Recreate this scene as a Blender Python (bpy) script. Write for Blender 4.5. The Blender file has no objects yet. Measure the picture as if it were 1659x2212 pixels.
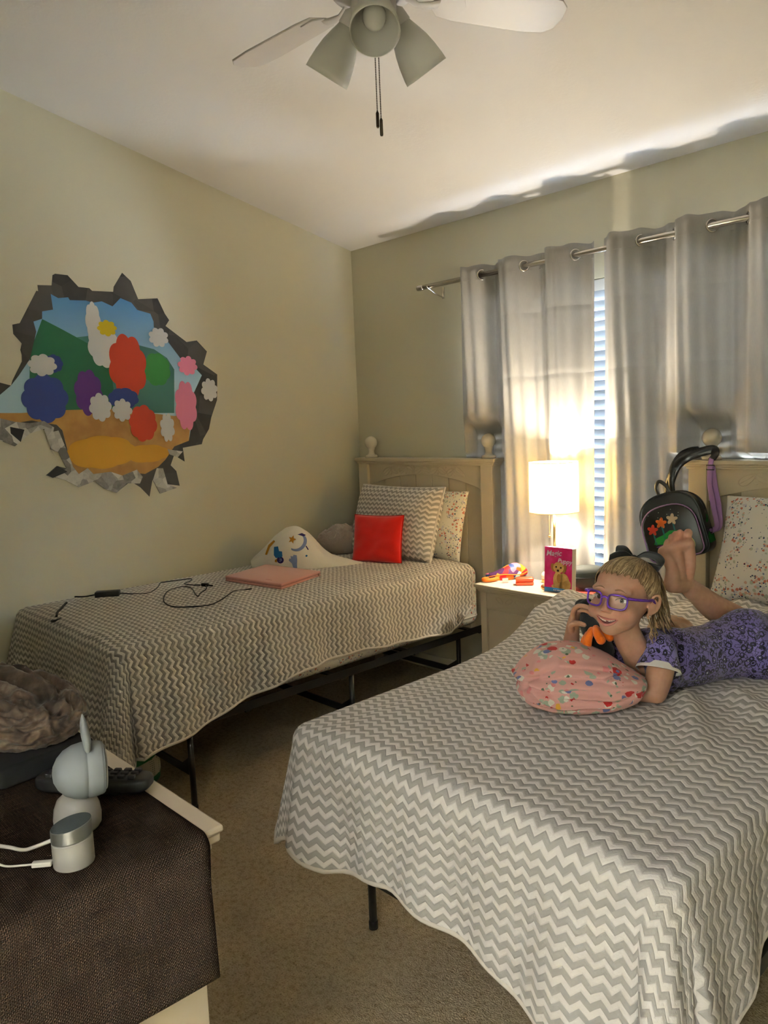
import bpy, bmesh, math, random
import numpy as np
from mathutils import Vector, Matrix, noise as mnoise
random.seed(7); rng = np.random.default_rng(7)
SC = bpy.context.scene
COL = SC.collection
PI = math.pi

# ------------------------------------------------------------------ materials
class NT:
    """small helper round a node tree"""
    def __init__(s, m):
        s.t = m.node_tree; s.n = s.t.nodes; s.l = s.t.links
    def new(s, kind, **kw):
        nd = s.n.new(kind)
        for k, v in kw.items():
            setattr(nd, k, v)
        return nd
    def link(s, a, b): s.l.new(a, b)
    def val(s, nd, name, v):
        if hasattr(v, 'is_output') or isinstance(v, bpy.types.NodeSocket): s.l.new(v, nd.inputs[name])
        else: nd.inputs[name].default_value = v
    def math(s, op, a, b=None, c=None):
        nd = s.n.new('ShaderNodeMath'); nd.operation = op
        for i, v in enumerate((a, b, c)):
            if v is None: continue
            if isinstance(v, bpy.types.NodeSocket): s.l.new(v, nd.inputs[i])
            else: nd.inputs[i].default_value = v
        return nd.outputs[0]
    def mix(s, fac, a, b):
        nd = s.n.new('ShaderNodeMix'); nd.data_type = 'RGBA'
        for i, v in ((0, fac), (6, a), (7, b)):
            if isinstance(v, bpy.types.NodeSocket): s.l.new(v, nd.inputs[i])
            else: nd.inputs[i].default_value = (*v, 1) if i and len(v) == 3 else v
        return nd.outputs[2]
    def coord(s, which='Object', scale=None):
        o = s.n.new('ShaderNodeTexCoord').outputs[which]
        if scale is None: return o
        mp = s.n.new('ShaderNodeMapping'); mp.inputs['Scale'].default_value = scale
        s.l.new(o, mp.inputs['Vector']); return mp.outputs[0]
    def noise(s, vec, scale, detail=2, rough=.5, out=0):
        nd = s.n.new('ShaderNodeTexNoise'); s.l.new(vec, nd.inputs['Vector'])
        nd.inputs['Scale'].default_value = scale; nd.inputs['Detail'].default_value = detail
        nd.inputs['Roughness'].default_value = rough
        return nd.outputs[out]
    def voro(s, vec, scale, rand=1.0, feature='F1'):
        nd = s.n.new('ShaderNodeTexVoronoi'); nd.feature = feature
        s.l.new(vec, nd.inputs['Vector']); nd.inputs['Scale'].default_value = scale
        nd.inputs['Randomness'].default_value = rand
        return nd
    def ramp(s, fac, stops, interp='LINEAR'):
        nd = s.n.new('ShaderNodeValToRGB'); nd.color_ramp.interpolation = interp
        e = nd.color_ramp.elements
        while len(e) < len(stops): e.new(.5)
        for k, (p, cc) in enumerate(stops):
            e[k].position = p; e[k].color = (*cc, 1) if len(cc) == 3 else cc
        s.l.new(fac, nd.inputs[0]); return nd.outputs[0]
    def bump(s, h, strength=.3, dist=.01, normal=None):
        nd = s.n.new('ShaderNodeBump'); nd.inputs['Strength'].default_value = strength
        nd.inputs['Distance'].default_value = dist; s.l.new(h, nd.inputs['Height'])
        if normal is not None: s.l.new(normal, nd.inputs['Normal'])
        return nd.outputs[0]

def mat(name, col=(.8, .8, .8), rough=.6, metal=0., spec=.3, sheen=0., fn=None, **kw):
    m = bpy.data.materials.new(name); m.use_nodes = True
    b = m.node_tree.nodes['Principled BSDF']
    b.inputs['Base Color'].default_value = (*col, 1); b.inputs['Roughness'].default_value = rough
    b.inputs['Metallic'].default_value = metal; b.inputs['Specular IOR Level'].default_value = spec
    if sheen: b.inputs['Sheen Weight'].default_value = sheen
    for k, v in kw.items(): b.inputs[k].default_value = v
    if fn: fn(NT(m), b)
    return m

def noisy(col2, scale, lo=.35, hi=.65, bumps=0., bscale=None, bdist=.002, detail=3):
    """base colour mottled towards col2, optional bump"""
    def f(t, b):
        v = t.coord('Object')
        c1 = tuple(b.inputs['Base Color'].default_value)[:3]
        n = t.noise(v, scale, detail)
        t.link(t.ramp(n, [(lo, c1), (hi, col2)]), b.inputs['Base Color'])
        if bumps:
            h = t.noise(v, bscale or scale, 3)
            t.link(t.bump(h, bumps, bdist), b.inputs['Normal'])
    return f
def bumpy(strength, scale, dist=.002, detail=3):
    def f(t, b):
        t.link(t.bump(t.noise(t.coord('Object'), scale, detail), strength, dist), b.inputs['Normal'])
    return f

# ------------------------------------------------------------------ objects
def thing(name, label, cat, loc=(0, 0, 0), group=None):
    o = bpy.data.objects.new(name, None); COL.objects.link(o)
    o.location = loc; o.empty_display_size = .05
    tag(o, label, cat, group); return o
def tag(o, label, cat, group=None, kind=None):
    if label: o['label'] = label
    if cat: o['category'] = cat
    if group: o['group'] = group
    if kind: o['kind'] = kind
    return o
def struct(o):
    o['kind'] = 'structure'; return o
def rootloc(p):
    while p is not None and p.parent is not None: p = p.parent
    return Vector(p.location) if p is not None else Vector((0, 0, 0))

class MB:
    """collects shapes in world coordinates; build() links ONE mesh object"""
    def __init__(s): s.v = []; s.f = []; s.uv = None
    def add(s, vs, fs):
        o = len(s.v); s.v += [tuple(map(float, p)) for p in vs]; s.f += [tuple(i + o for i in f) for f in fs]; return s
    def box(s, lo, hi, M=None):
        x0, y0, z0 = lo; x1, y1, z1 = hi
        vs = [Vector(p) for p in ((x0,y0,z0),(x1,y0,z0),(x1,y1,z0),(x0,y1,z0),(x0,y0,z1),(x1,y0,z1),(x1,y1,z1),(x0,y1,z1))]
        if M is not None: vs = [M @ p for p in vs]
        return s.add(vs, [(0,3,2,1),(4,5,6,7),(0,1,5,4),(1,2,6,5),(2,3,7,6),(3,0,4,7)])
    def rbox(s, lo, hi, r, seg=3, M=None):
        """rounded box"""
        bm = bmesh.new(); bmesh.ops.create_cube(bm, size=1)
        c = [(a + b) / 2 for a, b in zip(lo, hi)]; d = [b - a for a, b in zip(lo, hi)]
        for v in bm.verts: v.co = Vector((c[i] + v.co[i] * d[i] for i in range(3)))
        bmesh.ops.bevel(bm, geom=bm.edges[:], offset=r, segments=seg, profile=.5, affect='EDGES')
        bm.verts.index_update()
        vs = [M @ v.co if M is not None else v.co for v in bm.verts]; fs = [[v.index for v in f.verts] for f in bm.faces]
        bm.free(); return s.add(vs, fs)
    def tube(s, pts, r, n=10, cap=True, closed=False, flat=None):
        """sweep a circle (radius r, number or list) along pts; flat=(up vector, ratio) squashes it into a strap"""
        P = [Vector(p) for p in pts]; m = len(P); R = r if hasattr(r, '__len__') else [r] * m
        rings = []; up = None
        for i in range(m):
            a = P[(i - 1) % m] if (closed or i) else P[0]; b = P[(i + 1) % m] if (closed or i < m - 1) else P[-1]
            d = (b - a).normalized() if (b - a).length > 1e-9 else Vector((0, 0, 1))
            if up is None:
                up = Vector(flat[0]) if flat else (Vector((0, 0, 1)) if abs(d.z) < .9 else Vector((1, 0, 0)))
            up = (up - d * up.dot(d)); up = up.normalized() if up.length > 1e-6 else d.orthogonal().normalized()
            w = d.cross(up); k = flat[1] if flat else 1
            rings.append([P[i] + (w * math.cos(t) + up * (math.sin(t) * k)) * R[i] for t in (2 * PI * j / n for j in range(n))])
        vs = [p for g in rings for p in g]; fs = []
        for i in range(m if closed else m - 1):
            for j in range(n):
                a, b = i * n + j, i * n + (j + 1) % n; k = (i + 1) % m
                fs.append((a, b, k * n + (j + 1) % n, k * n + j))
        if cap and not closed:
            fs.append(tuple(range(n))[::-1]); fs.append(tuple((m - 1) * n + j for j in range(n)))
        return s.add(vs, fs)
    def lathe(s, prof, c=(0, 0, 0), n=32, M=None, cap=True):
        """prof: list of (radius, z)"""
        c = Vector(c); vs = []; fs = []; m = len(prof)
        for (r, z) in prof:
            for j in range(n):
                a = 2 * PI * j / n; p = Vector((r * math.cos(a), r * math.sin(a), z))
                vs.append((M @ p if M is not None else p) + c)
        for i in range(m - 1):
            for j in range(n):
                a, b = i * n + j, i * n + (j + 1) % n
                fs.append((a, b, b + n, a + n))
        if cap:
            if prof[0][0] > 1e-6: fs.append(tuple(range(n))[::-1])
            if prof[-1][0] > 1e-6: fs.append(tuple((m - 1) * n + j for j in range(n)))
        return s.add(vs, fs)
    def sphere(s, c, r, n=24, M=None):
        r3 = r if hasattr(r, '__len__') else (r, r, r); vs = []; fs = []; m = n // 2
        for i in range(m + 1):
            th = PI * i / m
            for j in range(n):
                ph = 2 * PI * j / n
                p = Vector((r3[0]*math.sin(th)*math.cos(ph), r3[1]*math.sin(th)*math.sin(ph), r3[2]*math.cos(th)))
                vs.append((M @ p if M is not None else p) + Vector(c))
        for i in range(m):
            for j in range(n):
                fs.append((i*n+j, (i+1)*n+j, (i+1)*n+(j+1)%n, i*n+(j+1)%n))
        return s.add(vs, fs)
    def prism(s, poly, fn, t0, t1):
        """extrude a 2-D outline: fn(u, v, t) -> point"""
        n = len(poly); vs = [fn(u, v, t0) for u, v in poly] + [fn(u, v, t1) for u, v in poly]
        fs = [tuple(range(n))[::-1], tuple(range(n, 2 * n))] + [(i, (i+1) % n, n + (i+1) % n, n + i) for i in range(n)]
        return s.add(vs, fs)
    def grid(s, nu, nv, fn, closed_u=False):
        """fn(i/nu, j/nv) -> point; adds uv"""
        vs = []; fs = []
        for j in range(nv + 1):
            for i in range(nu + 1): vs.append(fn(i / nu, j / nv))
        for j in range(nv):
            for i in range(nu):
                a = j * (nu + 1) + i; fs.append((a, a + 1, a + nu + 2, a + nu + 1))
        return s.add(vs, fs)
    def build(s, name, m=None, parent=None, smooth=False, bevel=0., seg=2, subsurf=0, solid=0., uvs=None, merge=True):
        L = rootloc(parent); me = bpy.data.meshes.new(name)
        me.from_pydata([(x - L.x, y - L.y, z - L.z) for x, y, z in s.v], [], s.f)
        bm = bmesh.new(); bm.from_mesh(me)
        if merge and uvs is None: bmesh.ops.remove_doubles(bm, verts=bm.verts, dist=1e-6)
        if solid == 0.: bmesh.ops.recalc_face_normals(bm, faces=bm.faces)
        bm.to_mesh(me); bm.free()
        if uvs is not None:
            lay = me.uv_layers.new(name='UVMap')
            vi = np.empty(len(me.loops), np.int32); me.loops.foreach_get('vertex_index', vi)
            lay.data.foreach_set('uv', np.asarray(uvs, np.float32)[vi].ravel())
        o = bpy.data.objects.new(name, me); COL.objects.link(o)
        if m is not None:
            for mm in (m if isinstance(m, (list, tuple)) else [m]): me.materials.append(mm)
        if parent is not None: o.parent = parent
        if smooth: me.shade_smooth()
        if solid:
            d = o.modifiers.new('solid', 'SOLIDIFY'); d.thickness = solid; d.offset = 0
        if bevel:
            d = o.modifiers.new('bevel', 'BEVEL'); d.width = bevel; d.segments = seg; d.limit_method = 'ANGLE'; d.angle_limit = .6
            d.harden_normals = False
            if not smooth: me.shade_smooth(); me.set_sharp_from_angle(angle=.6)
        if subsurf:
            d = o.modifiers.new('sub', 'SUBSURF'); d.levels = d.render_levels = subsurf
        if parent is None: pass
        return o

def spline(pts, n=8):
    """Catmull-Rom through pts"""
    P = [np.array(p, float) for p in pts]; P = [2*P[0]-P[1]] + P + [2*P[-1]-P[-2]]; out = []
    for i in range(1, len(P) - 2):
        a, b, c, d = P[i-1:i+3]
        for k in range(n):
            t = k / n
            out.append(.5*((2*b)+(-a+c)*t+(2*a-5*b+4*c-d)*t*t+(-a+3*b-3*c+d)*t**3))
    out.append(P[-2]); return [tuple(p) for p in out]

def remesh_object(name, mb, voxel, m, parent=None, smooth_it=6, fac=.5, post=None):
    """fuse the shapes of mb into one continuous surface"""
    me = bpy.data.meshes.new(name + '_src'); me.from_pydata(mb.v, [], mb.f)
    bm = bmesh.new(); bm.from_mesh(me); bmesh.ops.recalc_face_normals(bm, faces=bm.faces); bm.to_mesh(me); bm.free()
    tmp = bpy.data.objects.new(name + '_src', me); COL.objects.link(tmp)
    r = tmp.modifiers.new('r', 'REMESH'); r.mode = 'VOXEL'; r.voxel_size = voxel; r.adaptivity = 0
    if smooth_it:
        q = tmp.modifiers.new('s', 'SMOOTH'); q.factor = fac; q.iterations = smooth_it
    dg = bpy.context.evaluated_depsgraph_get(); dg.update()
    out = bpy.data.meshes.new_from_object(tmp.evaluated_get(dg)); out.name = name
    bpy.data.objects.remove(tmp); bpy.data.meshes.remove(me)
    n = len(out.vertices); co = np.empty(n * 3, np.float32); out.vertices.foreach_get('co', co); co = co.reshape(-1, 3)
    if post is not None: co = post(out, co)
    co = co - np.array(rootloc(parent), np.float32)
    out.vertices.foreach_set('co', co.ravel().astype(np.float32)); out.update()
    out.materials.clear()
    for mm in (m if isinstance(m, (list, tuple)) else [m]): out.materials.append(mm)
    out.shade_smooth()
    o = bpy.data.objects.new(name, out); COL.objects.link(o)
    if parent is not None: o.parent = parent
    return o

def limb(mb, pts, radii, n=18, step=4):
    """tapering limb with rounded ends: swept tube plus end spheres"""
    P = spline(pts, step); R = np.interp(np.linspace(0, len(radii) - 1, len(P)), range(len(radii)), radii)
    mb.tube(P, list(R), n=n)
    mb.sphere(P[0], R[0], n); mb.sphere(P[-1], R[-1], n)

def frame(fwd, up):
    """matrix whose -Y looks along fwd and +Z is close to up"""
    y = -Vector(fwd).normalized(); z = Vector(up); z = (z - y * z.dot(y)).normalized(); x = y.cross(z)
    return Matrix((x, y, z)).transposed()
# ------------------------------------------------------------------ the room
def f_wall(t, b):
    v = t.coord('Object')
    n1 = t.noise(v, 160, 2); n2 = t.noise(v, 45, 2)
    h = t.math('ADD', n1, t.math('MULTIPLY', n2, .8))
    t.link(t.bump(h, .18, .002), b.inputs['Normal'])
M_WALL = mat('wall_paint', (.62, .585, .45), .75, spec=.25, fn=f_wall)
M_CEIL = mat('ceiling_paint', (.86, .84, .82), .9, spec=.1, fn=bumpy(.25, 70, .003))
M_TRIM = mat('white_trim_paint', (.62, .58, .5), .45)
def f_carpet(t, b):
    v = t.coord('Object')
    n = t.noise(v, 210, 3, .7); n2 = t.noise(v, 55, 3, .6); n3 = t.noise(v, 3.5, 2)
    c1 = t.ramp(n, [(.3, (.14, .10, .055)), (.42, (.58, .47, .32)), (.7, (.72, .61, .45))])
    c2 = t.ramp(n2, [(.3, (.70, .66, .60)), (.55, (1, 1, 1))])
    c3 = t.ramp(n3, [(.35, (.86, .85, .84)), (.65, (1, 1, 1))])
    def mul(a, c):
        nd = t.new('ShaderNodeMix', data_type='RGBA', blend_type='MULTIPLY'); nd.inputs[0].default_value = 1
        t.link(a, nd.inputs[6]); t.link(c, nd.inputs[7]); return nd.outputs[2]
    t.link(mul(mul(c1, c2), c3), b.inputs['Base Color'])
    h = t.math('ADD', n, t.math('MULTIPLY', n2, 1.2))
    t.link(t.bump(h, .9, .012), b.inputs['Normal'])
M_CARPET = mat('beige_carpet', (.4, .31, .2), .95, spec=.05, fn=f_carpet)

RX, RY, ZB, SL = 4.15, -3.6, 2.44, .2243      # right wall, front wall, ceiling at the back wall, ceiling slope
WX0, WX1, WZ0, WZ1 = .875, 2.62, .60, 2.02      # window opening
DX0, DX1, DZ = 2.85, 4.0, 2.08                 # doorway behind the camera
zc = lambda y: ZB - SL * y
struct(MB().box((-.15, -5.6, -.1), (RX + .5, .2, 0)).build('floor', M_CARPET))
def sidewall(x0, x1, name):
    poly = [(.15, 0), (.15, zc(.15)), (RY - .12, zc(RY - .12)), (RY - .12, 0)]
    return struct(MB().prism(poly, lambda u, v, t: (t, u, v), x0, x1).build(name, M_WALL))
sidewall(-.12, 0, 'wall_left'); sidewall(RX, RX + .12, 'wall_right')
wb = MB(); zt = ZB
wb.box((0, 0, 0), (WX0, .15, zt)); wb.box((WX1, 0, 0), (RX, .15, zt))
wb.box((WX0, 0, 0), (WX1, .15, WZ0)); wb.box((WX0, 0, WZ1), (WX1, .15, zt))
struct(wb.build('wall_back', M_WALL, merge=False))
wf = MB(); zf = zc(RY)
wf.box((0, RY - .12, 0), (DX0, RY, zf)); wf.box((DX1, RY - .12, 0), (RX, RY, zf)); wf.box((DX0, RY - .12, DZ), (DX1, RY, zf))
struct(wf.build('wall_front', M_WALL, merge=False))
cp = [(.15, zc(.15)), (.15, zc(.15) + .1), (RY - .12, zc(RY - .12) + .1), (RY - .12, zc(RY - .12))]
struct(MB().prism(cp, lambda u, v, t: (t, u, v), -.12, RX + .12).build('ceiling', M_CEIL))
# unseen hallway behind the doorway, put in to hold the fill light
hb = MB(); hb.box((1.9, -5.6, 0), (2.0, RY - .12, 2.44)); hb.box((4.55, -5.6, 0), (4.65, RY - .12, 2.44)); hb.box((1.9, -5.7, 0), (4.65, -5.6, 2.44))
struct(hb.build('wall_hall', M_WALL, merge=False))
struct(MB().box((1.9, -5.7, 2.44), (4.65, RY - .12, 2.54)).build('ceiling_hall', M_CEIL))
# door casing and baseboards
tr = MB(); tr.box((DX0 - .07, RY, 0), (DX0, RY + .015, DZ + .07)); tr.box((DX1, RY, 0), (DX1 + .07, RY + .015, DZ + .07)); tr.box((DX0, RY, DZ), (DX1, RY + .015, DZ + .07))
struct(tr.build('trim_1', M_TRIM, bevel=.004, merge=False))
def base(name, lo, hi): struct(MB().box(lo, hi).build(name, M_TRIM, bevel=.005))
base('baseboard_left', (0, RY, 0), (.014, 0, .085)); base('baseboard_back', (.014, -.014, 0), (RX, 0, .085))
base('baseboard_right', (RX - .014, RY, 0), (RX, -.014, .085)); base('baseboard_front', (.014, RY, 0), (DX0 - .07, RY + .014, .085))

# window: frame, glass, sill
M_VINYL = mat('white_vinyl', (.75, .75, .74), .4)
M_GLASS = bpy.data.materials.new('window_glass'); M_GLASS.use_nodes = True
def thin_glass(m, tint=(.95, .97, .98)):
    t = NT(m); t.n.clear(); out = t.new('ShaderNodeOutputMaterial'); mx = t.new('ShaderNodeMixShader')
    tr_ = t.new('ShaderNodeBsdfTransparent'); gl = t.new('ShaderNodeBsdfGlossy'); fr = t.new('ShaderNodeFresnel')
    tr_.inputs[0].default_value = (*tint, 1); gl.inputs['Roughness'].default_value = .02; fr.inputs[0].default_value = 1.45
    t.link(fr.outputs[0], mx.inputs[0]); t.link(tr_.outputs[0], mx.inputs[1]); t.link(gl.outputs[0], mx.inputs[2]); t.link(mx.outputs[0], out.inputs[0])
thin_glass(M_GLASS)
wf_ = MB(); fw = .045
for x0, x1, z0, z1 in ((WX0, WX1, WZ0, WZ0+fw), (WX0, WX1, WZ1-fw, WZ1), (WX0, WX0+fw, WZ0, WZ1), (WX1-fw, WX1, WZ0, WZ1), (WX0, WX1, 1.29, 1.33), (1.69, 1.73, WZ0, WZ1)):
    wf_.box((x0, .105, z0), (x1, .14, z1))
win = struct(wf_.build('window_1', M_VINYL, merge=False))
MB().box((WX0 + .02, .118, WZ0 + .02), (WX1 - .02, .122, WZ1 - .02)).build('glass_pane', M_GLASS, win)
struct(MB().box((WX0 - .02, -.012, WZ0 - .02), (WX1 + .02, .10, WZ0)).build('trim_2', M_TRIM, bevel=.004))

# blinds
def f_slat(m):
    t = NT(m); t.n.clear(); out = t.new('ShaderNodeOutputMaterial'); mx = t.new('ShaderNodeMixShader'); mx.inputs[0].default_value = .001
    d = t.new('ShaderNodeBsdfDiffuse'); r = t.new('ShaderNodeBsdfTranslucent')
    d.inputs[0].default_value = (.22, .232, .25, 1); r.inputs[0].default_value = (.72, .78, .88, 1)
    t.link(d.outputs[0], mx.inputs[1]); t.link(r.outputs[0], mx.inputs[2]); t.link(mx.outputs[0], out.inputs[0])
M_SLAT = bpy.data.materials.new('white_blind_slat'); M_SLAT.use_nodes = True; f_slat(M_SLAT)
bl = thing('window_blind', 'white slatted window blind glowing with daylight between the curtains', 'blind', (1.7, .05, WZ1))
MB().box((WX0 + .01, .004, 1.965), (WX1 - .01, .055, 2.018)).build('head_rail', M_VINYL, bl, bevel=.004)
sm = MB(); k = 0; z = 1.945
while z > WZ0 + .05:
    T = Matrix.Translation((0, .016, z)) @ Matrix.Rotation(math.radians(-63), 4, 'X')
    sm.box((WX0 + .012, -.0255, -.0014), (WX1 - .012, .0255, .0014), T); z -= .044
sm.build('slats', M_SLAT, bl, merge=False)
MB().box((WX0 + .012, .002, WZ0 + .012), (WX1 - .012, .042, WZ0 + .032)).build('bottom_rail', M_VINYL, bl, bevel=.004)
for x in (1.05, 1.72, 2.4): MB().tube([(x, -.010, 1.965), (x, -.010, WZ0 + .03)], .0012, 6).build('ladder_cord', M_VINYL, bl)

# curtain rod
M_STEEL = mat('brushed_steel', (.62, .59, .55), .22, 1.0)
YR, ZR = -.112, 2.117
rod = thing('curtain_rod', 'brushed steel curtain rod above the window with end bracket', 'curtain rod', (1.7, YR, ZR))
MB().tube([(.68, YR, ZR), (2.85, YR, ZR)], .0125, 20).build('rod', M_STEEL, rod, smooth=True)
for s, x in ((-1, .68), (1, 2.85)):
    MB().lathe([(0, 0), (.0145, 0), (.0155, .004), (.0155, .03), (.0135, .034), (.0125, .04)], (x - .035 * (1 if s < 0 else 0) , YR, ZR), 20, Matrix.Rotation(PI / 2, 4, 'Y')).build('end_cap', M_STEEL, rod, smooth=True)
    bx = x - s * .045
    bk = MB(); bk.box((bx - .008, -.006, ZR - .055), (bx + .008, 0, ZR + .005)); bk.tube([(bx, -.004, ZR - .05), (bx, YR * .6, ZR - .034), (bx, YR, ZR - .012)], .004, 8)
    bk.tube([(bx, YR, ZR - .016), (bx, YR - .014, ZR - .006), (bx, YR - .016, ZR)], .004, 8); bk.build('bracket', M_STEEL, rod, merge=False, bevel=.001)

# curtains
def f_curtain(m):
    t = NT(m); b = t.n['Principled BSDF']; out = t.n['Material Output']
    v = t.coord('UV'); n = t.noise(t.coord('UV', (900, 40, 1)), 1, 2)
    t.link(t.ramp(n, [(.3, (.34, .325, .30)), (.7, (.39, .373, .345))]), b.inputs['Base Color'])
    b.inputs['Roughness'].default_value = .42; b.inputs['Specular IOR Level'].default_value = .45
    b.inputs['Sheen Weight'].default_value = .15
    # horizontal packing creases
    w = t.new('ShaderNodeSeparateXYZ'); t.link(v, w.inputs[0])
    cr = t.math('ABSOLUTE', t.math('SUBTRACT', t.math('FRACT', t.math('ADD', t.math('MULTIPLY', w.outputs[1], 3.4), t.math('MULTIPLY', t.noise(t.coord('UV', (6, 1, 1)), 1, 1), .06))), .5))
    h = t.math('SMOOTH_MIN', t.math('MULTIPLY', cr, 14), 1.0, .5)
    h2 = t.math('ADD', h, t.math('MULTIPLY', t.noise(t.coord('UV', (5, 2.4, 1)), 3, 3), 1.4))
    t.link(t.bump(h2, .3, .006), b.inputs['Normal'])
    r = t.new('ShaderNodeBsdfTranslucent'); r.inputs[0].default_value = (.6, .58, .54, 1)
    mx = t.new('ShaderNodeMixShader'); mx.inputs[0].default_value = .15
    t.link(b.outputs[0], mx.inputs[1]); t.link(r.outputs[0], mx.inputs[2]); t.link(mx.outputs[0], out.inputs[0])
M_CURT = bpy.data.materials.new('grey_beige_satin'); M_CURT.use_nodes = True; f_curtain(M_CURT)

def curtain(name, label, ctrl, ztop, zbot, grommets):
    """ctrl: [(x, y offset from rod)] from left to right"""
    ctrl = [(x + .018, y) for x, y in ctrl]; grommets = [(x + .018, s) for x, s in grommets]
    t = thing(name, label, 'curtain', (sum(p[0] for p in ctrl) / len(ctrl), YR, ztop), 'curtain panels at the window')
    path = spline([(x, y, 0) for x, y in ctrl], 14); nu = len(path) - 1
    L = [0]
    for i in range(nu): L.append(L[-1] + math.dist(path[i], path[i+1]))
    nv = 60; vs = []; uv = []
    for j in range(nv + 1):
        q = j / nv; z = ztop + (zbot - ztop) * q
        amp = 1 - .25 * min(1, q * 2.5)
        for i, (x, y, _) in enumerate(path):
            yy = y * amp; ph = 3.1 * x * 7
            yy += .007 * q * math.sin(ph * 2 + 5 * q) + .004 * math.sin(ph * 5.3 + 2.2 * z)
            xx = x + .010 * math.sin(2.2 * z + x * 9) * q
            sc = .004 * math.sin(x * 60) * max(0, 1 - q * 20)
            Y = YR + yy; near = max(0, min(1, (1.43 - z) / .07)) * (max(0, min(1, (1.19 - x) / .05)) + max(0, min(1, (x - 2.0) / .04)))
            if z > 1.225: near *= max(0, min(1, (.115 - min(abs(x - 1.05), abs(x - 2.185))) / .05))
            Y = Y * (1 - near) + (-.014 + .006 * math.sin(x * 55)) * near
            if x < 1.05: xx -= .07 * near * (1.05 - x) / .12
            vs.append((xx, min(Y, -.006), z + sc)); uv.append((L[i], z))
    m = MB(); fs = [(j*(nu+1)+i, j*(nu+1)+i+1, (j+1)*(nu+1)+i+1, (j+1)*(nu+1)+i) for j in range(nv) for i in range(nu)]
    m.add(vs, fs); m.build('panel', M_CURT, t, smooth=True, solid=.0016, uvs=uv)
    hm = MB(); hm.add([(x, YR + y - .0012, ztop - .07 + .0016 * dz) for dz in (0, 1) for x, y, _ in path], [(i, i+1, nu+2+i, nu+1+i) for i in range(nu)])
    hm.build('hem_seam', M_CURT, t, smooth=True, solid=.0012, uvs=[(l, 0) for _ in (0, 1) for l in L])
    for (x, sgn) in grommets:
        # ring lying in the plane of the fabric where it crosses the rod
        T = Matrix.Translation((x, YR, ZR)) @ Matrix.Rotation(sgn * math.radians(52), 4, 'Z') @ Matrix.Rotation(PI / 2, 4, 'X')
        ring = MB(); pts = [T @ Vector((.0225 * math.cos(a), .0225 * math.sin(a), 0)) for a in np.linspace(0, 2 * PI, 33)[:-1]]
        ring.tube(pts, .0042, 10, closed=True); ring.build('grommet', M_STEEL, t, smooth=True)
    return t
F, B = -.042, .040
curtain('window_curtain', 'grey satin curtain panel behind the lit table lamp', [(.915, .03), (.93, -.01), (.965, F), (1.015, F * .7), (1.06, 0.0), (1.10, B), (1.14, B * .6), (1.165, 0), (1.20, F), (1.26, F * .9), (1.31, 0), (1.35, B), (1.40, B * .8), (1.43, 0), (1.46, F), (1.53, F * .9), (1.585, 0), (1.63, B * .9), (1.66, B * .6)],
        2.164, .40, [(1.06, 1), (1.31, 1), (1.585, 1), (1.165, -1), (1.43, -1)])
curtain('window_curtain', 'grey satin curtain panel behind the black backpack', [(1.712, .02), (1.735, .0), (1.77, F), (1.83, F), (1.895, 0), (1.945, B), (2.0, B * .7), (2.035, 0), (2.07, F), (2.13, F), (2.185, 0), (2.235, B), (2.285, B * .7), (2.32, 0), (2.355, F), (2.42, F), (2.48, 0), (2.53, B), (2.58, 0), (2.64, F), (2.70, 0), (2.74, B)],
        2.164, .40, [(1.895, 1), (2.035, -1), (2.185, 1), (2.32, -1), (2.48, 1), (2.58, -1)])
# ------------------------------------------------------------------ beds
M_CREAM = mat('cream_painted_wood', (.60, .525, .40), .42, spec=.35, fn=bumpy(.05, 60))
M_BALL = mat('cream_gloss_paint', (.66, .60, .50), .25, spec=.5)
M_BLACK = mat('black_steel', (.008, .008, .009), .35, spec=.4)

def chevron(t, vec, pitch=.036, period=.046, amp=.017, soft=.05):
    sx = t.new('ShaderNodeSeparateXYZ'); t.link(vec, sx.inputs[0])
    tri = t.math('MULTIPLY', t.math('PINGPONG', sx.outputs[0], period / 2), 2 * amp / period)
    y = t.math('DIVIDE', t.math('ADD', sx.outputs[1], tri), pitch)
    f = t.math('PINGPONG', y, .5)                      # 0..0.5
    mask = t.math('SMOOTHSTEP', .25 - soft * .5, .25 + soft * .5, f) if False else None
    mr = t.new('ShaderNodeMapRange'); mr.inputs['From Min'].default_value = .235; mr.inputs['From Max'].default_value = .265
    t.link(f, mr.inputs['Value'])
    edge = t.math('ABSOLUTE', t.math('SUBTRACT', f, .25))
    return mr.outputs[0], edge
def f_quilt(white, grey, crinkle=.6, groove=.35, cr_a=1.0, **kw):
    def f(t, b):
        uv = t.coord('UV')
        # small wobble so rows are not ruler straight
        nz = t.noise(uv, 9, 2, out=1); sc = t.new('ShaderNodeVectorMath', operation='MULTIPLY_ADD')
        t.link(nz, sc.inputs[0]); sc.inputs[1].default_value = (.012, .012, 0); t.link(uv, sc.inputs[2])
        m, e = chevron(t, sc.outputs[0], **kw)
        t.link(t.mix(m, white, grey), b.inputs['Base Color'])
        # stitched channels along the stripe edges, puffy between, plus washing crinkle
        st = t.new('ShaderNodeMapRange'); st.inputs['From Max'].default_value = .12; t.link(e, st.inputs['Value'])
        puff = t.math('POWER', st.outputs[0], .5)
        cr = t.noise(uv, 70, 3, .6); cr2 = t.noise(uv, 26, 2, .5)
        h = t.math('ADD', t.math('MULTIPLY', puff, groove), t.math('ADD', t.math('MULTIPLY', cr, .9 * cr_a), t.math('MULTIPLY', cr2, 1.0 * cr_a)))
        t.link(t.bump(h, crinkle, .006), b.inputs['Normal'])
    return f
M_QUILT_A = mat('chevron_quilt_cloth', rough=.9, spec=.1, sheen=.1, fn=f_quilt((.78, .74, .67), (.37, .345, .31), .9, .45, 1.5, pitch=.026, period=.033, amp=.013))
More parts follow.
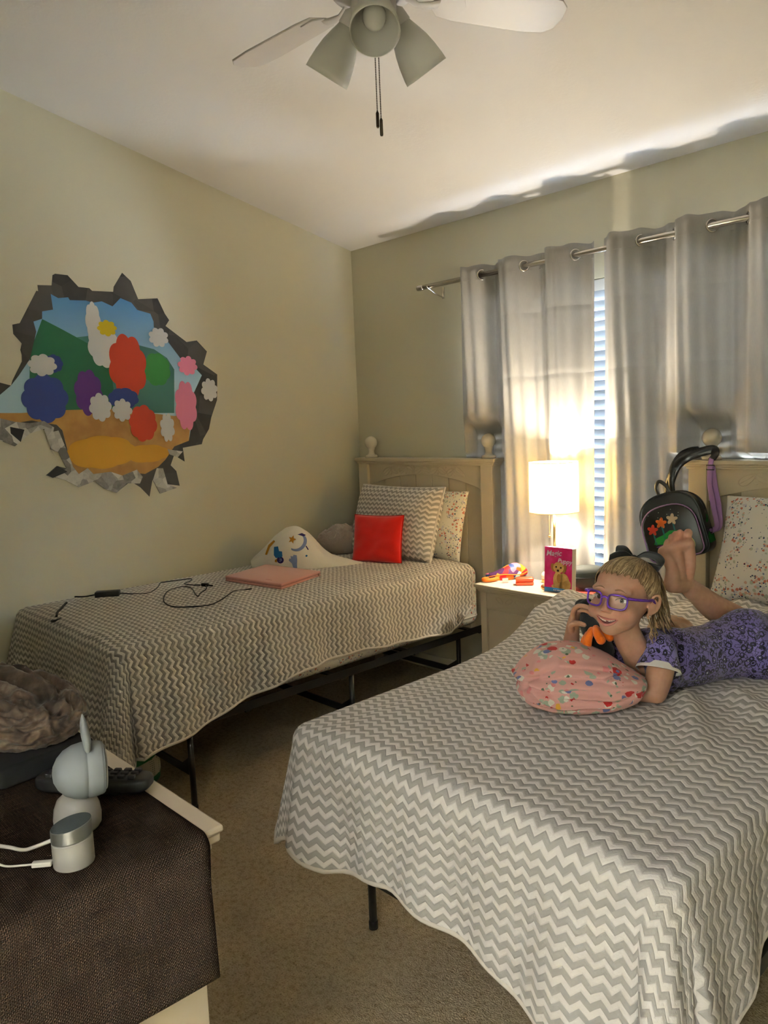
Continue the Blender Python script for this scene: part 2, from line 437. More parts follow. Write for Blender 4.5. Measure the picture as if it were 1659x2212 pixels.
M_QUILT_B = mat('chevron_quilt_cloth_smooth', rough=.9, spec=.1, sheen=.1, fn=f_quilt((.78, .765, .76), (.40, .39, .385), .5, .4, .8, pitch=.0285, period=.037, amp=.0145))
M_BIND = mat('white_binding', (.70, .66, .61), .9, spec=.1, fn=bumpy(.5, 90, .004))

def floral(t, vec, base, layers, cluster=None):
    """layers: (scale, radius, colour, seed offset, density)"""
    col = None; cm_ = None
    if cluster:
        nz0 = t.noise(vec, cluster[0] * 2, 2, out=1); a0 = t.new('ShaderNodeVectorMath', operation='MULTIPLY_ADD'); t.link(nz0, a0.inputs[0]); a0.inputs[1].default_value = (.4 / cluster[0],) * 3; t.link(vec, a0.inputs[2])
        cm_ = t.math('LESS_THAN', t.voro(a0.outputs[0], cluster[0]).outputs['Distance'], cluster[1])
    for sc, rad, cc, off, dens in layers:
        mp = t.new('ShaderNodeMapping'); mp.inputs['Location'].default_value = (off, off * 1.7, off * .6); t.link(vec, mp.inputs['Vector'])
        nz = t.noise(mp.outputs[0], sc * 2.6, 2, out=1)
        ad = t.new('ShaderNodeVectorMath', operation='MULTIPLY_ADD'); t.link(nz, ad.inputs[0]); ad.inputs[1].default_value = (.32 / sc,) * 3; t.link(mp.outputs[0], ad.inputs[2])
        v = t.voro(ad.outputs[0], sc)
        sp = t.new('ShaderNodeSeparateColor'); t.link(v.outputs['Color'], sp.inputs[0])
        on = t.math('LESS_THAN', sp.outputs[0], dens)
        r = t.math('MULTIPLY', t.math('ADD', .6, t.math('MULTIPLY', sp.outputs[1], .4)), rad)
        m = t.math('MULTIPLY', on, t.math('LESS_THAN', v.outputs['Distance'], r))
        if cm_ is not None and dens > .25: m = t.math('MULTIPLY', m, cm_)
        col = t.mix(m, col if col is not None else base, cc)
    return col
def f_floral(base, layers, bstr=.3, bsc=60, which='Object', bdist=.004, cluster=None):
    def f(t, b):
        v = t.coord(which)
        t.link(floral(t, v, base, layers, cluster), b.inputs['Base Color'])
        t.link(t.bump(t.noise(v, bsc, 3), bstr, bdist), b.inputs['Normal'])
    return f
SHEET_L = [(52, .42, (.48, .53, .46), 3.1, .75), (48, .40, (.62, .60, .66), 7.3, .45), (62, .40, (.60, .22, .16), 1.7, .45), (56, .36, (.70, .46, .38), 5.2, .5), (95, .36, (.03, .05, .14), 9.4, .30), (110, .34, (.03, .05, .14), 4.4, .12), (80, .34, (.20, .26, .42), 2.9, .3), (40, .2, (.60, .25, .2), 6.6, .08)]
M_SHEET = mat('floral_sheet_cotton', rough=.9, spec=.1, fn=f_floral((.76, .74, .67), SHEET_L, .25, 30, cluster=(15, .58)))
M_SHEET2 = mat('floral_pillow_cotton', rough=.9, spec=.1, fn=f_floral((.76, .75, .73), SHEET_L, .25, 30, cluster=(15, .58)))

def bed(x0, hx, label, leg_l, group, leg_r, foot_y=-1.97):
    x1 = x0 + .97
    t = thing('bed', label, 'bed', (x0 + .485, -1.05, 0), group)
    # headboard: posts, cap, panel, arched apron, carving, finials
    hb = MB(); 
    xs = [hx + .10 + k * (.855 / 7) for k in range(8)]
    for a, b_ in zip(xs, xs[1:]): hb.box((a + .0012, -.062, .30), (b_ - .0012, -.045, 1.19))
    hb.box((hx + .10, -.056, .30), (hx + .955, -.046, 1.19))
    H = hb.build('headboard', M_CREAM, t, bevel=.0015, seg=1, merge=False)
    pm = MB()
    MB().box((hx + .025, -.093, 0), (hx + .10, -.02, 1.19)).build('post', M_CREAM, H, bevel=.003)
    MB().box((hx + .955, -.093, 0), (hx + 1.03, -.02, 1.19)).build('post', M_CREAM, H, bevel=.003)
    cm = MB(); cm.box((hx, -.105, 1.203), (hx + 1.055, -.012, 1.22)); cm.box((hx + .008, -.100, 1.194), (hx + 1.047, -.014, 1.2035)); cm.box((hx + .016, -.096, 1.185), (hx + 1.039, -.016, 1.1945))
    cm.build('cap_rail', M_CREAM, H, bevel=.003, merge=False)
    arch = [(hx + .10, 1.188)] + [(hx + .10 + .855 * k / 24, 1.055 + .075 * math.sin(PI * k / 24) ** .8) for k in range(25)] + [(hx + .955, 1.188)]
    MB().prism(arch, lambda u, v, q: (u, q, v), -.076, -.060).build('arched_apron', M_CREAM, H, bevel=.002)
    # carved leaf band: raised leaf outlines and berries
    cv = MB(); zc_ = lambda x: 1.155 - .012 * ((x - hx - .527) / .3) ** 2
    def leaf(cx, cz, L, W, ang):
        pts = []
        for k in range(24):
            a = 2 * PI * k / 24; u = L * math.cos(a) * .5; v = W * .5 * math.sin(a) * (1 - .35 * math.cos(a))
            pts.append((cx + u * math.cos(ang) - v * math.sin(ang), -.0765, cz + u * math.sin(ang) + v * math.cos(ang)))
        cv.tube(pts, .0021, 6, closed=True)
        cv.tube([(cx - L * .4 * math.cos(ang), -.0765, cz - L * .4 * math.sin(ang)), (cx + L * .4 * math.cos(ang), -.0765, cz + L * .4 * math.sin(ang))], .0012, 6)
    for k, (dx, an, L) in enumerate(((-.275, .55, .075), (-.215, -.5, .062), (-.15, .45, .062), (-.09, -.4, .06), (-.03, .35, .058), (.03, -.35, .058), (.09, .4, .06), (.15, -.45, .062), (.215, .5, .062), (.275, -.55, .075))):
        leaf(hx + .527 + dx, zc_(hx + .527 + dx), L, .032, an)
    for k in range(9):
        x = hx + .527 - .24 + k * .06; cv.sphere((x, -.0755, zc_(x) + (.017 if k % 2 else -.017)), (.006, .003, .006), 10)
    cv.build('carved_leaves', M_CREAM, H, smooth=True, merge=False)
    for fx in (hx + .105, hx + .985):
        pf = [(0, 1.220), (.036, 1.220), (.037, 1.226), (.037, 1.231), (.034, 1.236), (.024, 1.238), (.0195, 1.244), (.0175, 1.254), (.0185, 1.264), (.0215, 1.272)]
        pf += [(.0375 * math.cos(a), 1.308 + .0375 * math.sin(a)) for a in np.linspace(-.95, PI / 2, 16)]
        MB().lathe([(r, z) for r, z in pf], (fx, -.058, 0), 36).build('finial', M_BALL, H, smooth=True)
    # steel platform frame
    rl = MB(); yh = -.12
    for xx in (x0, x1): rl.box((xx - .002, foot_y, .325), (xx + .002, yh, .36)); rl.box((min(xx, xx + (.03 if xx == x0 else -.03)), foot_y, .325), (max(xx, xx + (.03 if xx == x0 else -.03)), yh, .329))
    rl.build('side_rail', M_BLACK, t, merge=False)
    cr = MB()
    for yy in (foot_y, -1.55, -1.06, -.6, yh): cr.box((x0, yy - .014, .318), (x1, yy + .014, .326))
    cr.tube([(x0 + .485, foot_y, .31), (x0 + .485, yh, .31)], .014, 8)
    cr.build('cross_bar', M_BLACK, t, merge=False)
    xc = x0 + .485
    for yy in (-1.80, -1.0, -.28):
        for lx in (leg_l, leg_r):
            lm = MB(); lm.tube([(lx, yy, 0), (lx, yy, .33)], .0115, 12); lm.lathe([(.0135, 0), (.0135, .02), (.0118, .024)], (lx, yy, 0), 12)
            lm.build('leg', M_BLACK, t, smooth=True, merge=False)
    for yy in (-1.80, -1.0, -.28):
        bm_ = MB(); l0, l1 = leg_l, leg_r
        bm_.prism([(l0, .135), (l1, .135), (l1, .215), (l1 - .075, .165), (l0 + .075, .165), (l0, .215)], lambda u, v, q: (u, q, v), yy - .004, yy + .004)
        bm_.build('leg_brace', M_BLACK, t)
    return t
bed(.05, .063, 'cream wooden twin bed in the room corner with black steel frame', .10, 'twin beds', 1.0)
bed(2.025, 2.08, 'cream wooden twin bed whose finial carries the black backpack', 1.99, 'twin beds', 2.86)

def mattress(x0, label):
    t = thing('mattress', label, 'mattress', (x0 + .485, -1.1, .36), 'twin mattresses')
    m = MB().rbox((x0 + .005, -2.05, .361), (x0 + .965, -.112, .68), .055, 5); m.build('fitted_sheet', M_SHEET, t, smooth=True)
    p = MB(); pts = []
    cx, cy_m, hx_, hy = x0 + .485, -1.091, .4795, .9785; r = .055
    for (sx, sy, a0) in ((1, 1, 0), (-1, 1, PI/2), (-1, -1, PI), (1, -1, 1.5*PI)):
        for k in range(5):
            a = a0 + k * PI / 8; pts.append((cx + sx * (hx_ - r) + r * math.cos(a), cy_m + sy * (hy - r) + r * math.sin(a), .416))
    p.tube(pts, .004, 8, closed=True); p.build('piping', M_BIND, t, smooth=True)
    return t
mattress(.05, 'twin mattress with floral fitted sheet on the corner bed'); mattress(2.025, 'twin mattress under the quilt with the lying girl')

def quilt(name, label, x0, ytop_head, dl, dr, df, M, ztop=.70, kflare=.42, extra=None, lobe=1.0, seed=0, cl=2., cr=2., kl=None, lob=(.12, .42, .58, .88)):
    x1 = x0 + .97; yf = -2.07; W = x1 - x0; L = ytop_head - yf; r = .055
    t = thing(name, label, 'quilt', ((x0 + x1) / 2, (ytop_head + yf) / 2, ztop), 'chevron quilts')
    na, nb = 190, 250
    DL, DR, DF = dl(.5), dr(.5), df(.5)
    def prof(s, k):
        s0 = r * PI / 2
        if s < s0: return r * math.sin(s / r) , -r * (1 - math.cos(s / r))
        return r + k * (s - s0), -r - (s - s0) * math.sqrt(max(0, 1 - k * k))
    def sm(e0, e1, x):
        x = max(0, min(1, (x - e0) / (e1 - e0))); return x * x * (3 - 2 * x)
    vs = []; uv = []
    ia = np.concatenate([np.linspace(-1, 0, 50)[:-1], np.linspace(0, 1, 92), 1 + np.linspace(0, 1, 50)[1:]])
    ib = np.concatenate([np.linspace(0, 1, 190), 1 + np.linspace(0, 1, 56)[1:]])
    for bq in ib:
        for aq in ia:
            fb = min(bq, 1); fa = max(0, min(1, aq))
            hl, hr_, hf = dl(fb), dr(fb), df(fa)
            ox = hl * -aq if aq < 0 else (hr_ * (aq - 1) if aq > 1 else 0)
            oy = hf * (bq - 1) if bq > 1 else 0
            sx = -1 if aq < 0 else 1
            # inset so that the bend starts r inside the edge
            bx = x0 + r - .012 + (W - 2 * r + .024) * fa; by = ytop_head - (L - r + .012) * fb
            px = sx; 
            if ox == 0 and oy == 0: dx = dy = dz = 0
            elif oy == 0:
                k = .06 + .05 * math.sin(by * 9 + seed) * sm(0, .25, ox) + .10 * sm(.78, 1.0, fb); e, dz = prof(ox, k); dx, dy = sx * e, 0
                dx += sx * (.012 * math.sin(by * 14 + seed) + .008 * math.sin(by * 31 + 2 * seed)) * sm(.06, .3, ox)
            elif ox == 0:
                k = .05 + .04 * math.sin(bx * 8 + seed) + .10 * (sm(.82, 1, fa) + sm(.18, 0, fa) if True else 0); e, dz = prof(oy, k); dx, dy = 0, -e
                dy -= (.012 * math.sin(bx * 17 + seed) + .007 * math.sin(bx * 37 + seed)) * sm(.06, .3, oy)
            else:
                pw = cl if sx < 0 else cr; s = (ox ** pw + oy ** pw) ** (1 / pw); th = math.atan2(oy, ox); u = th / (PI / 2)
                k = .13 + ((kl if kl and sx < 0 else kflare) - .13) * sm(lob[0], lob[1], u if sx > 0 else 1 - u) * sm(lob[3], lob[2], u if sx > 0 else 1 - u) * lobe
                k -= .10 * math.exp(-((u - .10) / .06) ** 2) * sm(.1, .3, s) + .10 * math.exp(-((u - .90) / .06) ** 2) * sm(.1, .3, s)
                e, dz = prof(s, k); dx, dy = sx * e * math.cos(th), -e * math.sin(th)
            x, y, z = bx + dx, by + dy, ztop + dz
            flat = 1 - sm(0, .06, max(ox, oy))
            z += flat * (.004 * mnoise.noise((x * 5, y * 5, seed)) + .0018 * mnoise.noise((x * 22, y * 22, seed + 3)) - .012 * (1 - sm(0, .13, min(fa, 1 - fa) * W)) )
            # puckering of the cloth
            pk = .0022 * mnoise.noise((x * 45, y * 45, z * 45 + seed))
            x += pk; y -= pk; z += pk * .6
            if extra: x, y, z = extra(x, y, z, fa, fb, ox, oy)
            vs.append((x, y, z)); uv.append((-ox + 5 if aq < 0 else 5 + W * fa + ox, 5 - L * fb - oy))
    nu = len(ia) - 1; nv = len(ib) - 1
    m = MB(); m.add(vs, [(j*(nu+1)+i, j*(nu+1)+i+1, (j+1)*(nu+1)+i+1, (j+1)*(nu+1)+i) for j in range(nv) for i in range(nu)])
    o = m.build('quilt_cloth', M, t, smooth=True, solid=.010, uvs=uv)
    # binding along left, foot and right hems
    rim = [vs[j*(nu+1)] for j in range(nv + 1)] + [vs[nv*(nu+1)+i] for i in range(1, nu)] + [vs[j*(nu+1)+nu] for j in range(nv, -1, -1)]
    rim = rim[::2]; top = [vs[i] for i in range(0, nu + 1, 2)]
    b = MB(); b.tube(rim, .0075, 8); b.tube(top, .0075, 8); b.build('binding', M_BIND, t, smooth=True, merge=False)
    return t
lerp = lambda x, xs, ys: float(np.interp(x, xs, ys))
# corner bed: hem rises towards the pillows, left side lies against the wall
def wallside(x, y, z, fa, fb, ox, oy):
    return max(x, .018), y, z
quilt('quilt', 'crinkled grey and white chevron quilt on the corner bed under the pink sleeve', .05, -.20,
      lambda b: .36, lambda b: lerp(b, (0, .06, .1, .4, .6, .75, .88, 1), (.24, .33, .345, .30, .30, .35, .40, .43)), lambda a: lerp(a, (0, .2, .35, .55, .8, 1), (.42, .40, .34, .36, .42, .46)), M_QUILT_A, extra=wallside, kflare=.30, seed=1.3)
# second bed: bunched up beside the nightstand and ridged beside the girl
def bunch(x, y, z, fa, fb, ox, oy):
    g = math.exp(-((x - 2.06) / .20) ** 2 - ((y + .78) / .34) ** 2)
    z += g * (.075 + .03 * mnoise.noise((x * 9, y * 9, 1)))
    x -= .10 * g
    g2 = math.exp(-((x - 2.35) / .5) ** 2 - ((y + .35) / .3) ** 2)
    z += g2 * (.018 * math.sin(x * 16 + y * 22) + .012 * math.sin(x * 33 - y * 14))
    # ridges trailing from the elbow towards the foot
    def ridge(p, q, w, h):
        p = np.array(p); q = np.array(q); d = q - p; Lr = np.hypot(*d); d = d / Lr; v = np.array((x, y)) - p; tt = v @ d; n = abs(v[0] * d[1] - v[1] * d[0])
        return h * math.exp(-(n / w) ** 2) * max(0, min(1, tt / .05)) * max(0, min(1, (Lr - tt) / (Lr * .8)))
    z += ridge((2.655, -1.30), (2.93, -1.75), .028, .026) + ridge((2.72, -1.20), (3.0, -1.45), .03, .022) + ridge((2.67, -1.42), (2.80, -1.95), .02, .012)
    return x, y, z
quilt('quilt', 'grey and white chevron quilt with the girl lying on it', 2.025, -.20,
      lambda b: lerp(b, (0, .5, .8, 1), (.30, .34, .32, .30)), lambda b: lerp(b, (0, .6, .8, 1), (.28, .25, .28, .37)), lambda a: lerp(a, (0, .12, .35, .6, .85, 1), (.32, .345, .305, .335, .38, .46)), M_QUILT_B, extra=bunch, kflare=.30, seed=4.1, cl=6., kl=.24, lob=(.28, .55, .72, .95))

# ------------------------------------------------------------------ pillows
def pillow(name, label, cat, w, h, th, M, mat_, group=None, piping=None, pinch=.5, crown=2.2, n=44, sag=0., parts=None, loc=None, uvscale=1., noisef=.008, fringe=0., seed=0):
    """M: matrix; local x = width, z = height, -y = front"""
    loc = M.translation
    t = thing(name, label, cat, loc, group)
    vs = []; uv = []; fs = []
    def pt(u, v, side):
        a, b = abs(u), abs(v)
        e = max(0, (1 - a ** crown)) * max(0, (1 - b ** crown))
        y = th / 2 * e ** pinch
        inx = 1 - .07 * (1 - b ** 2) if a > 0 else 1; inz = 1 - .07 * (1 - a ** 2)
        nz = noisef * mnoise.noise((u * 2.3 + seed, v * 2.3, side * 3.1)) * e ** .3
        x = u * w / 2 * (1 - .05 * (1 - b * b)); z = v * h / 2 * (1 - .05 * (1 - a * a))
        yy = (-1 if side == 0 else 1) * (y + nz)
        yy += sag * (1 - (v + 1) / 2) ** 2
        return M @ Vector((x, yy, z + h / 2))
    for side in (0, 1):
        for j in range(n + 1):
            for i in range(n + 1):
                u, v = -1 + 2 * i / n, -1 + 2 * j / n
                u = math.sin(u * PI / 2) * .55 + u * .45; v = math.sin(v * PI / 2) * .55 + v * .45
                vs.append(pt(u, v, side)); uv.append((u * w / 2 * uvscale + 5, v * h / 2 * uvscale + 5))
    k = (n + 1) ** 2
    for side in (0, 1):
        for j in range(n):
            for i in range(n):
                a = side * k + j * (n + 1) + i; q = (a, a + 1, a + n + 2, a + n + 1); fs.append(q if side == 0 else q[::-1])
    m = MB(); m.add(vs, fs); o = m.build('cover', mat_, t, smooth=True, uvs=uv)
    bm = bmesh.new(); bm.from_mesh(o.data); bmesh.ops.remove_doubles(bm, verts=bm.verts, dist=1e-5); bm.to_mesh(o.data); bm.free()
    if piping:
        edge = []
        for q in np.linspace(-1, 1, 30)[:-1]: edge.append((q, -1))
        for q in np.linspace(-1, 1, 30)[:-1]: edge.append((1, q))
        for q in np.linspace(1, -1, 30)[:-1]: edge.append((q, 1))
        for q in np.linspace(1, -1, 30)[:-1]: edge.append((-1, q))
        p = MB(); p.tube([pt(u, v, 0) for u, v in edge], piping[0], 8, closed=True); p.build('piping', piping[1], t, smooth=True)
    return t
def stand(x, y, z, lean, rz=0, roll=0):
    return Matrix.Translation((x, y, z)) @ Matrix.Rotation(math.radians(rz), 4, 'Z') @ Matrix.Rotation(math.radians(lean), 4, 'X') @ Matrix.Rotation(math.radians(roll), 4, 'Y')
M_SHAM = mat('chevron_sham_cloth', rough=.9, spec=.1, fn=f_quilt((.78, .74, .69), (.39, .365, .335), .8, .45, 1.2, pitch=.027, period=.034, amp=.0135))
M_RED = mat('red_plush', (.62, .012, .008), .85, spec=.1, sheen=.5, fn=bumpy(.35, 400, .003))
M_REDDK = mat('red_plush_seam', (.40, .008, .006), .9, spec=.1)
pillow('pillow', 'cream floral pillow behind the chevron sham on the corner bed', 'pillow', .60, .37, .14, stand(.66, -.205, .695, -14, 0), M_SHEET, 'bed pillows', seed=2)
pillow('pillow', 'grey chevron pillow sham leaning behind the red cushion', 'pillow', .60, .40, .20, stand(.575, -.345, .70, -20, 2), M_SHAM, 'bed pillows', piping=(.006, M_BIND), pinch=.42, crown=3, seed=5)
cs = pillow('cushion', 'bright red plush cushion leaning against the chevron pillow', 'cushion', .285, .25, .085, stand(.625, -.475, .70, -12, 20), M_RED, None, piping=(.0035, M_REDDK), pinch=.45, crown=3.2, seed=8)
pillow('pillow', 'white floral pillow propped against the headboard with the backpack', 'pillow', .70, .42, .17, stand(2.615, -.27, .70, -24, 0), M_SHEET2, 'bed pillows', pinch=.45, crown=2.6, seed=11)
# ------------------------------------------------------------------ wall decal (a flat sticker)
DP = {
'outer':[(-2.047,1.657),(-2.030,1.657),(-1.987,1.645),(-1.979,1.667),(-1.933,1.748),(-1.931,1.776),(-1.935,1.797),(-1.927,1.825),(-1.958,1.864),(-1.958,1.903),(-1.927,1.911),(-1.845,2.054),(-1.837,2.053),(-1.838,2.079),(-1.777,2.083),(-1.769,2.128),(-1.757,2.135),(-1.702,2.134),(-1.657,2.087),(-1.608,2.086),(-1.595,2.075),(-1.495,2.079),(-1.491,2.102),(-1.444,2.171),(-1.404,2.137),(-1.373,2.055),(-1.272,2.067),(-1.239,1.996),(-1.218,1.966),(-1.240,1.937),(-1.131,1.864),(-1.073,1.874),(-1.018,1.821),(-1.044,1.755),(-0.966,1.705),(-0.977,1.574),(-1.018,1.485),(-1.036,1.426),(-1.074,1.375),(-1.084,1.350),(-1.193,1.337),(-1.188,1.267),(-1.244,1.303),(-1.267,1.254),(-1.238,1.223),(-1.225,1.148),(-1.294,1.161),(-1.337,1.118),(-1.370,1.189),(-1.392,1.108),(-1.437,1.159),(-1.483,1.191),(-1.559,1.142),(-1.617,1.168),(-1.659,1.206),(-1.736,1.185),(-1.798,1.224),(-1.876,1.250),(-1.825,1.288),(-1.784,1.275),(-1.813,1.349),(-1.847,1.364),(-1.831,1.434),(-1.874,1.455),(-1.928,1.438),(-1.996,1.385),(-2.053,1.412),(-2.070,1.413)],
'inner':[(-1.899,1.758),(-1.882,1.808),(-1.861,1.878),(-1.869,1.921),(-1.831,1.935),(-1.828,1.967),(-1.780,1.978),(-1.784,2.045),(-1.753,2.030),(-1.708,2.037),(-1.702,2.025),(-1.629,2.029),(-1.596,2.022),(-1.554,2.031),(-1.504,2.012),(-1.462,2.053),(-1.409,2.036),(-1.382,2.004),(-1.316,1.991),(-1.302,1.954),(-1.303,1.927),(-1.250,1.908),(-1.238,1.867),(-1.173,1.784),(-1.126,1.771),(-1.057,1.700),(-1.143,1.554),(-1.123,1.495),(-1.157,1.371),(-1.240,1.346),(-1.293,1.284),(-1.334,1.251),(-1.406,1.221),(-1.479,1.233),(-1.524,1.222),(-1.579,1.244),(-1.663,1.240),(-1.689,1.262),(-1.731,1.245),(-1.761,1.280),(-1.773,1.367),(-1.786,1.446),(-1.809,1.472),(-1.853,1.480),(-1.914,1.494),(-1.987,1.484),(-2.063,1.492),(-2.054,1.590),(-1.987,1.645),(-1.950,1.689),(-1.909,1.745)],
'hill_far':[(-1.690,1.861),(-1.581,1.879),(-1.311,1.822),(-1.245,1.782),(-1.210,1.726),(-1.227,1.512),(-1.720,1.522)],
'hill':[(-1.873,1.840),(-1.831,1.934),(-1.752,1.896),(-1.613,1.825),(-1.537,1.748),(-1.527,1.532),(-1.922,1.539),(-1.899,1.758)],
'ground':[(-2.059,1.529),(-1.953,1.527),(-1.784,1.536),(-1.526,1.538),(-1.228,1.497),(-1.130,1.510),(-1.157,1.371),(-1.240,1.346),(-1.293,1.284),(-1.334,1.251),(-1.406,1.221),(-1.479,1.233),(-1.524,1.222),(-1.579,1.244),(-1.663,1.240),(-1.689,1.262),(-1.731,1.245),(-1.761,1.280),(-1.773,1.367),(-1.786,1.446),(-1.809,1.472),(-1.853,1.480),(-1.914,1.494),(-1.987,1.484),(-2.063,1.492)],
'rub1':[(-2.061,1.511),(-1.987,1.490),(-1.924,1.482),(-1.864,1.490),(-1.823,1.460),(-1.847,1.371),(-1.867,1.455),(-1.928,1.438),(-1.996,1.385),(-2.053,1.412),(-2.070,1.413)],
'rub2':[(-1.831,1.441),(-1.805,1.446),(-1.769,1.334),(-1.754,1.280),(-1.731,1.245),(-1.688,1.269),(-1.663,1.240),(-1.579,1.244),(-1.524,1.222),(-1.449,1.245),(-1.422,1.208),(-1.439,1.177),(-1.505,1.183),(-1.559,1.142),(-1.617,1.168),(-1.659,1.206),(-1.736,1.185),(-1.798,1.224),(-1.842,1.240),(-1.784,1.275),(-1.813,1.349),(-1.847,1.364)],
'rub3':[(-1.346,1.245),(-1.312,1.242),(-1.294,1.161),(-1.244,1.139),(-1.337,1.118),(-1.370,1.189)],
'rub4':[(-1.281,1.334),(-1.198,1.319),(-1.228,1.291),(-1.271,1.308)],
'dk1':[(-2.009,1.469),(-1.951,1.455),(-1.971,1.402),(-2.009,1.441)],
'dk2':[(-1.873,1.250),(-1.822,1.288),(-1.782,1.259),(-1.849,1.236)],
}
DB = {
'blue_bush': (-1.849, 1.589, 0.096, 0.102),
'navy': (-1.798, 1.742, 0.038, 0.038),
'purple': (-1.652, 1.613, 0.062, 0.099),
'redtree': (-1.452, 1.736, 0.089, 0.143),
'yellow_fl': (-1.540, 1.910, 0.042, 0.033),
'redmid': (-1.397, 1.466, 0.068, 0.084),
'pinkfl': (-1.160, 1.547, 0.057, 0.116),
'pinkbow': (-1.136, 1.746, 0.049, 0.043),
'mound': (-1.613, 1.338, 0.164, 0.074),
'mound2': (-1.390, 1.319, 0.115, 0.042),
'white1': (-1.564, 1.833, 0.070, 0.100),
'white2': (-1.603, 1.936, 0.034, 0.085),
'white3': (-1.603, 1.546, 0.049, 0.060),
'white4': (-1.849, 1.734, 0.057, 0.044),
'white5': (-1.284, 1.879, 0.047, 0.042),
'white6': (-1.021, 1.626, 0.043, 0.052),
'white7': (-1.498, 1.531, 0.044, 0.048),
'white8': (-1.272, 1.441, 0.035, 0.064),
'dark1': (-1.585, 1.673, 0.035, 0.080),
'blue3': (-1.486, 1.586, 0.073, 0.048),
'green2': (-1.304, 1.725, 0.070, 0.077),
}

dc = thing('wall_decal', 'colourful sticker of a hole broken through stone on the left wall', 'wall decal', (0, -1.5, 1.65))
def vin(name, col, fn=None): return mat(name, col, .55, spec=.25, fn=fn)
def f_stone(c1, c2, sc):
    def f(t, b):
        v = t.coord('Object'); q = t.voro(v, sc); sp = t.new('ShaderNodeSeparateColor'); t.link(q.outputs['Color'], sp.inputs[0])
        n = t.noise(v, sc * 3, 3); t.link(t.ramp(t.math('ADD', t.math('MULTIPLY', sp.outputs[0], .7), t.math('MULTIPLY', n, .3)), [(.2, c1), (.8, c2)]), b.inputs['Base Color'])
    return f
V = dict(stone=vin('printed_stone', (.05, .05, .05), f_stone((.035, .034, .034), (.075, .07, .065), 9)),
         rubble=vin('printed_rubble', (.5, .5, .5), f_stone((.16, .15, .14), (.62, .60, .55), 22)),
         dark=vin('printed_dark', (.03, .03, .03)), hill=vin('printed_hill', (.02, .12, .06)), hill2=vin('printed_far_hill', (.06, .18, .16)),
         blue=vin('printed_blue', (.03, .05, .22)), purple=vin('printed_purple', (.10, .03, .20)), red=vin('printed_red', (.50, .05, .02)), yellow=vin('printed_yellow', (.62, .48, .02)),
         pink=vin('printed_pink', (.72, .22, .34)), gold=vin('printed_gold', (.60, .30, .03)), white=vin('printed_white', (.62, .62, .62)), green=vin('printed_green', (.04, .22, .05)),
         ground=vin('printed_ground', (.4, .2, .06), noisy((.50, .28, .08), 12)))
def f_psky(t, b):
    sx = t.new('ShaderNodeSeparateXYZ'); t.link(t.coord('Object'), sx.inputs[0])
    t.link(t.ramp(t.math('ADD', sx.outputs[2], .5), [(.45, (.42, .62, .74)), (.95, (.05, .22, .52))]), b.inputs['Base Color'])
V['sky'] = vin('printed_sky', (.1, .3, .6), f_psky)
def layer(name, poly, m, k):
    layer.n += 1; x0 = .0004 + layer.n * .00022
    MB().prism(poly, lambda u, v, q: (q, u, v), x0, x0 + .0002).build(name, m, dc)
layer.n = 0
def blobpoly(cy, cz, a, b, wob=0., n=120, ph=0.):
    W_ = lambda q: 1 - wob * .6 + wob * 1.3 * abs(math.sin(4 * q + ph)) ** .8
    return [(cy + a * W_(q) * math.cos(q), cz + b * W_(q) * math.sin(q)) for q in (2 * PI * i / n for i in range(n))]
layer('stone_border', DP['outer'], V['stone'], 0); layer('sky_scene', DP['inner'], V['sky'], 1)
layer('far_hill', DP['hill_far'], V['hill2'], 2); layer('green_hill', DP['hill'], V['hill'], 3); layer('ground', DP['ground'], V['ground'], 4)
# a plain made-up meadow: clouds, bushes, flowers and mounds in the sticker's colours
for i_, (k, nm, m, lv, wob) in enumerate((('green2', 'bush', 'green', 5, .08), ('white1', 'cloud', 'white', 5, .10), ('white2', 'cloud', 'white', 5, .1), ('redtree', 'red_bush', 'red', 6, .12), ('blue3', 'blue_bush', 'blue', 6, .08), ('blue_bush', 'blue_bush', 'blue', 6, .10), ('purple', 'purple_bush', 'purple', 6, .12), ('navy', 'blue_bush', 'blue', 7, .1), ('yellow_fl', 'yellow_flower', 'yellow', 7, .2), ('redmid', 'red_bush', 'red', 7, .1), ('pinkfl', 'pink_bush', 'pink', 7, .14), ('pinkbow', 'pink_flower', 'pink', 7, .2), ('mound', 'sand_mound', 'gold', 8, .06), ('mound2', 'sand_mound', 'gold', 8, .06), ('white3', 'white_flower', 'white', 8, .16), ('white4', 'white_flower', 'white', 8, .16), ('white5', 'white_flower', 'white', 8, .2), ('white6', 'white_flower', 'white', 11, .2), ('white7', 'white_flower', 'white', 8, .2), ('white8', 'white_flower', 'white', 9, .2))):
    layer(nm, blobpoly(*DB[k], wob=wob, ph=len(k) + i_), V[m], lv)
for i, k in enumerate(('rub1', 'rub2', 'rub3', 'rub4')): layer('rubble', DP[k], V['rubble'], 9)
layer('dark_stone', DP['dk1'], V['dark'], 10); layer('dark_stone', DP['dk2'], V['dark'], 10)
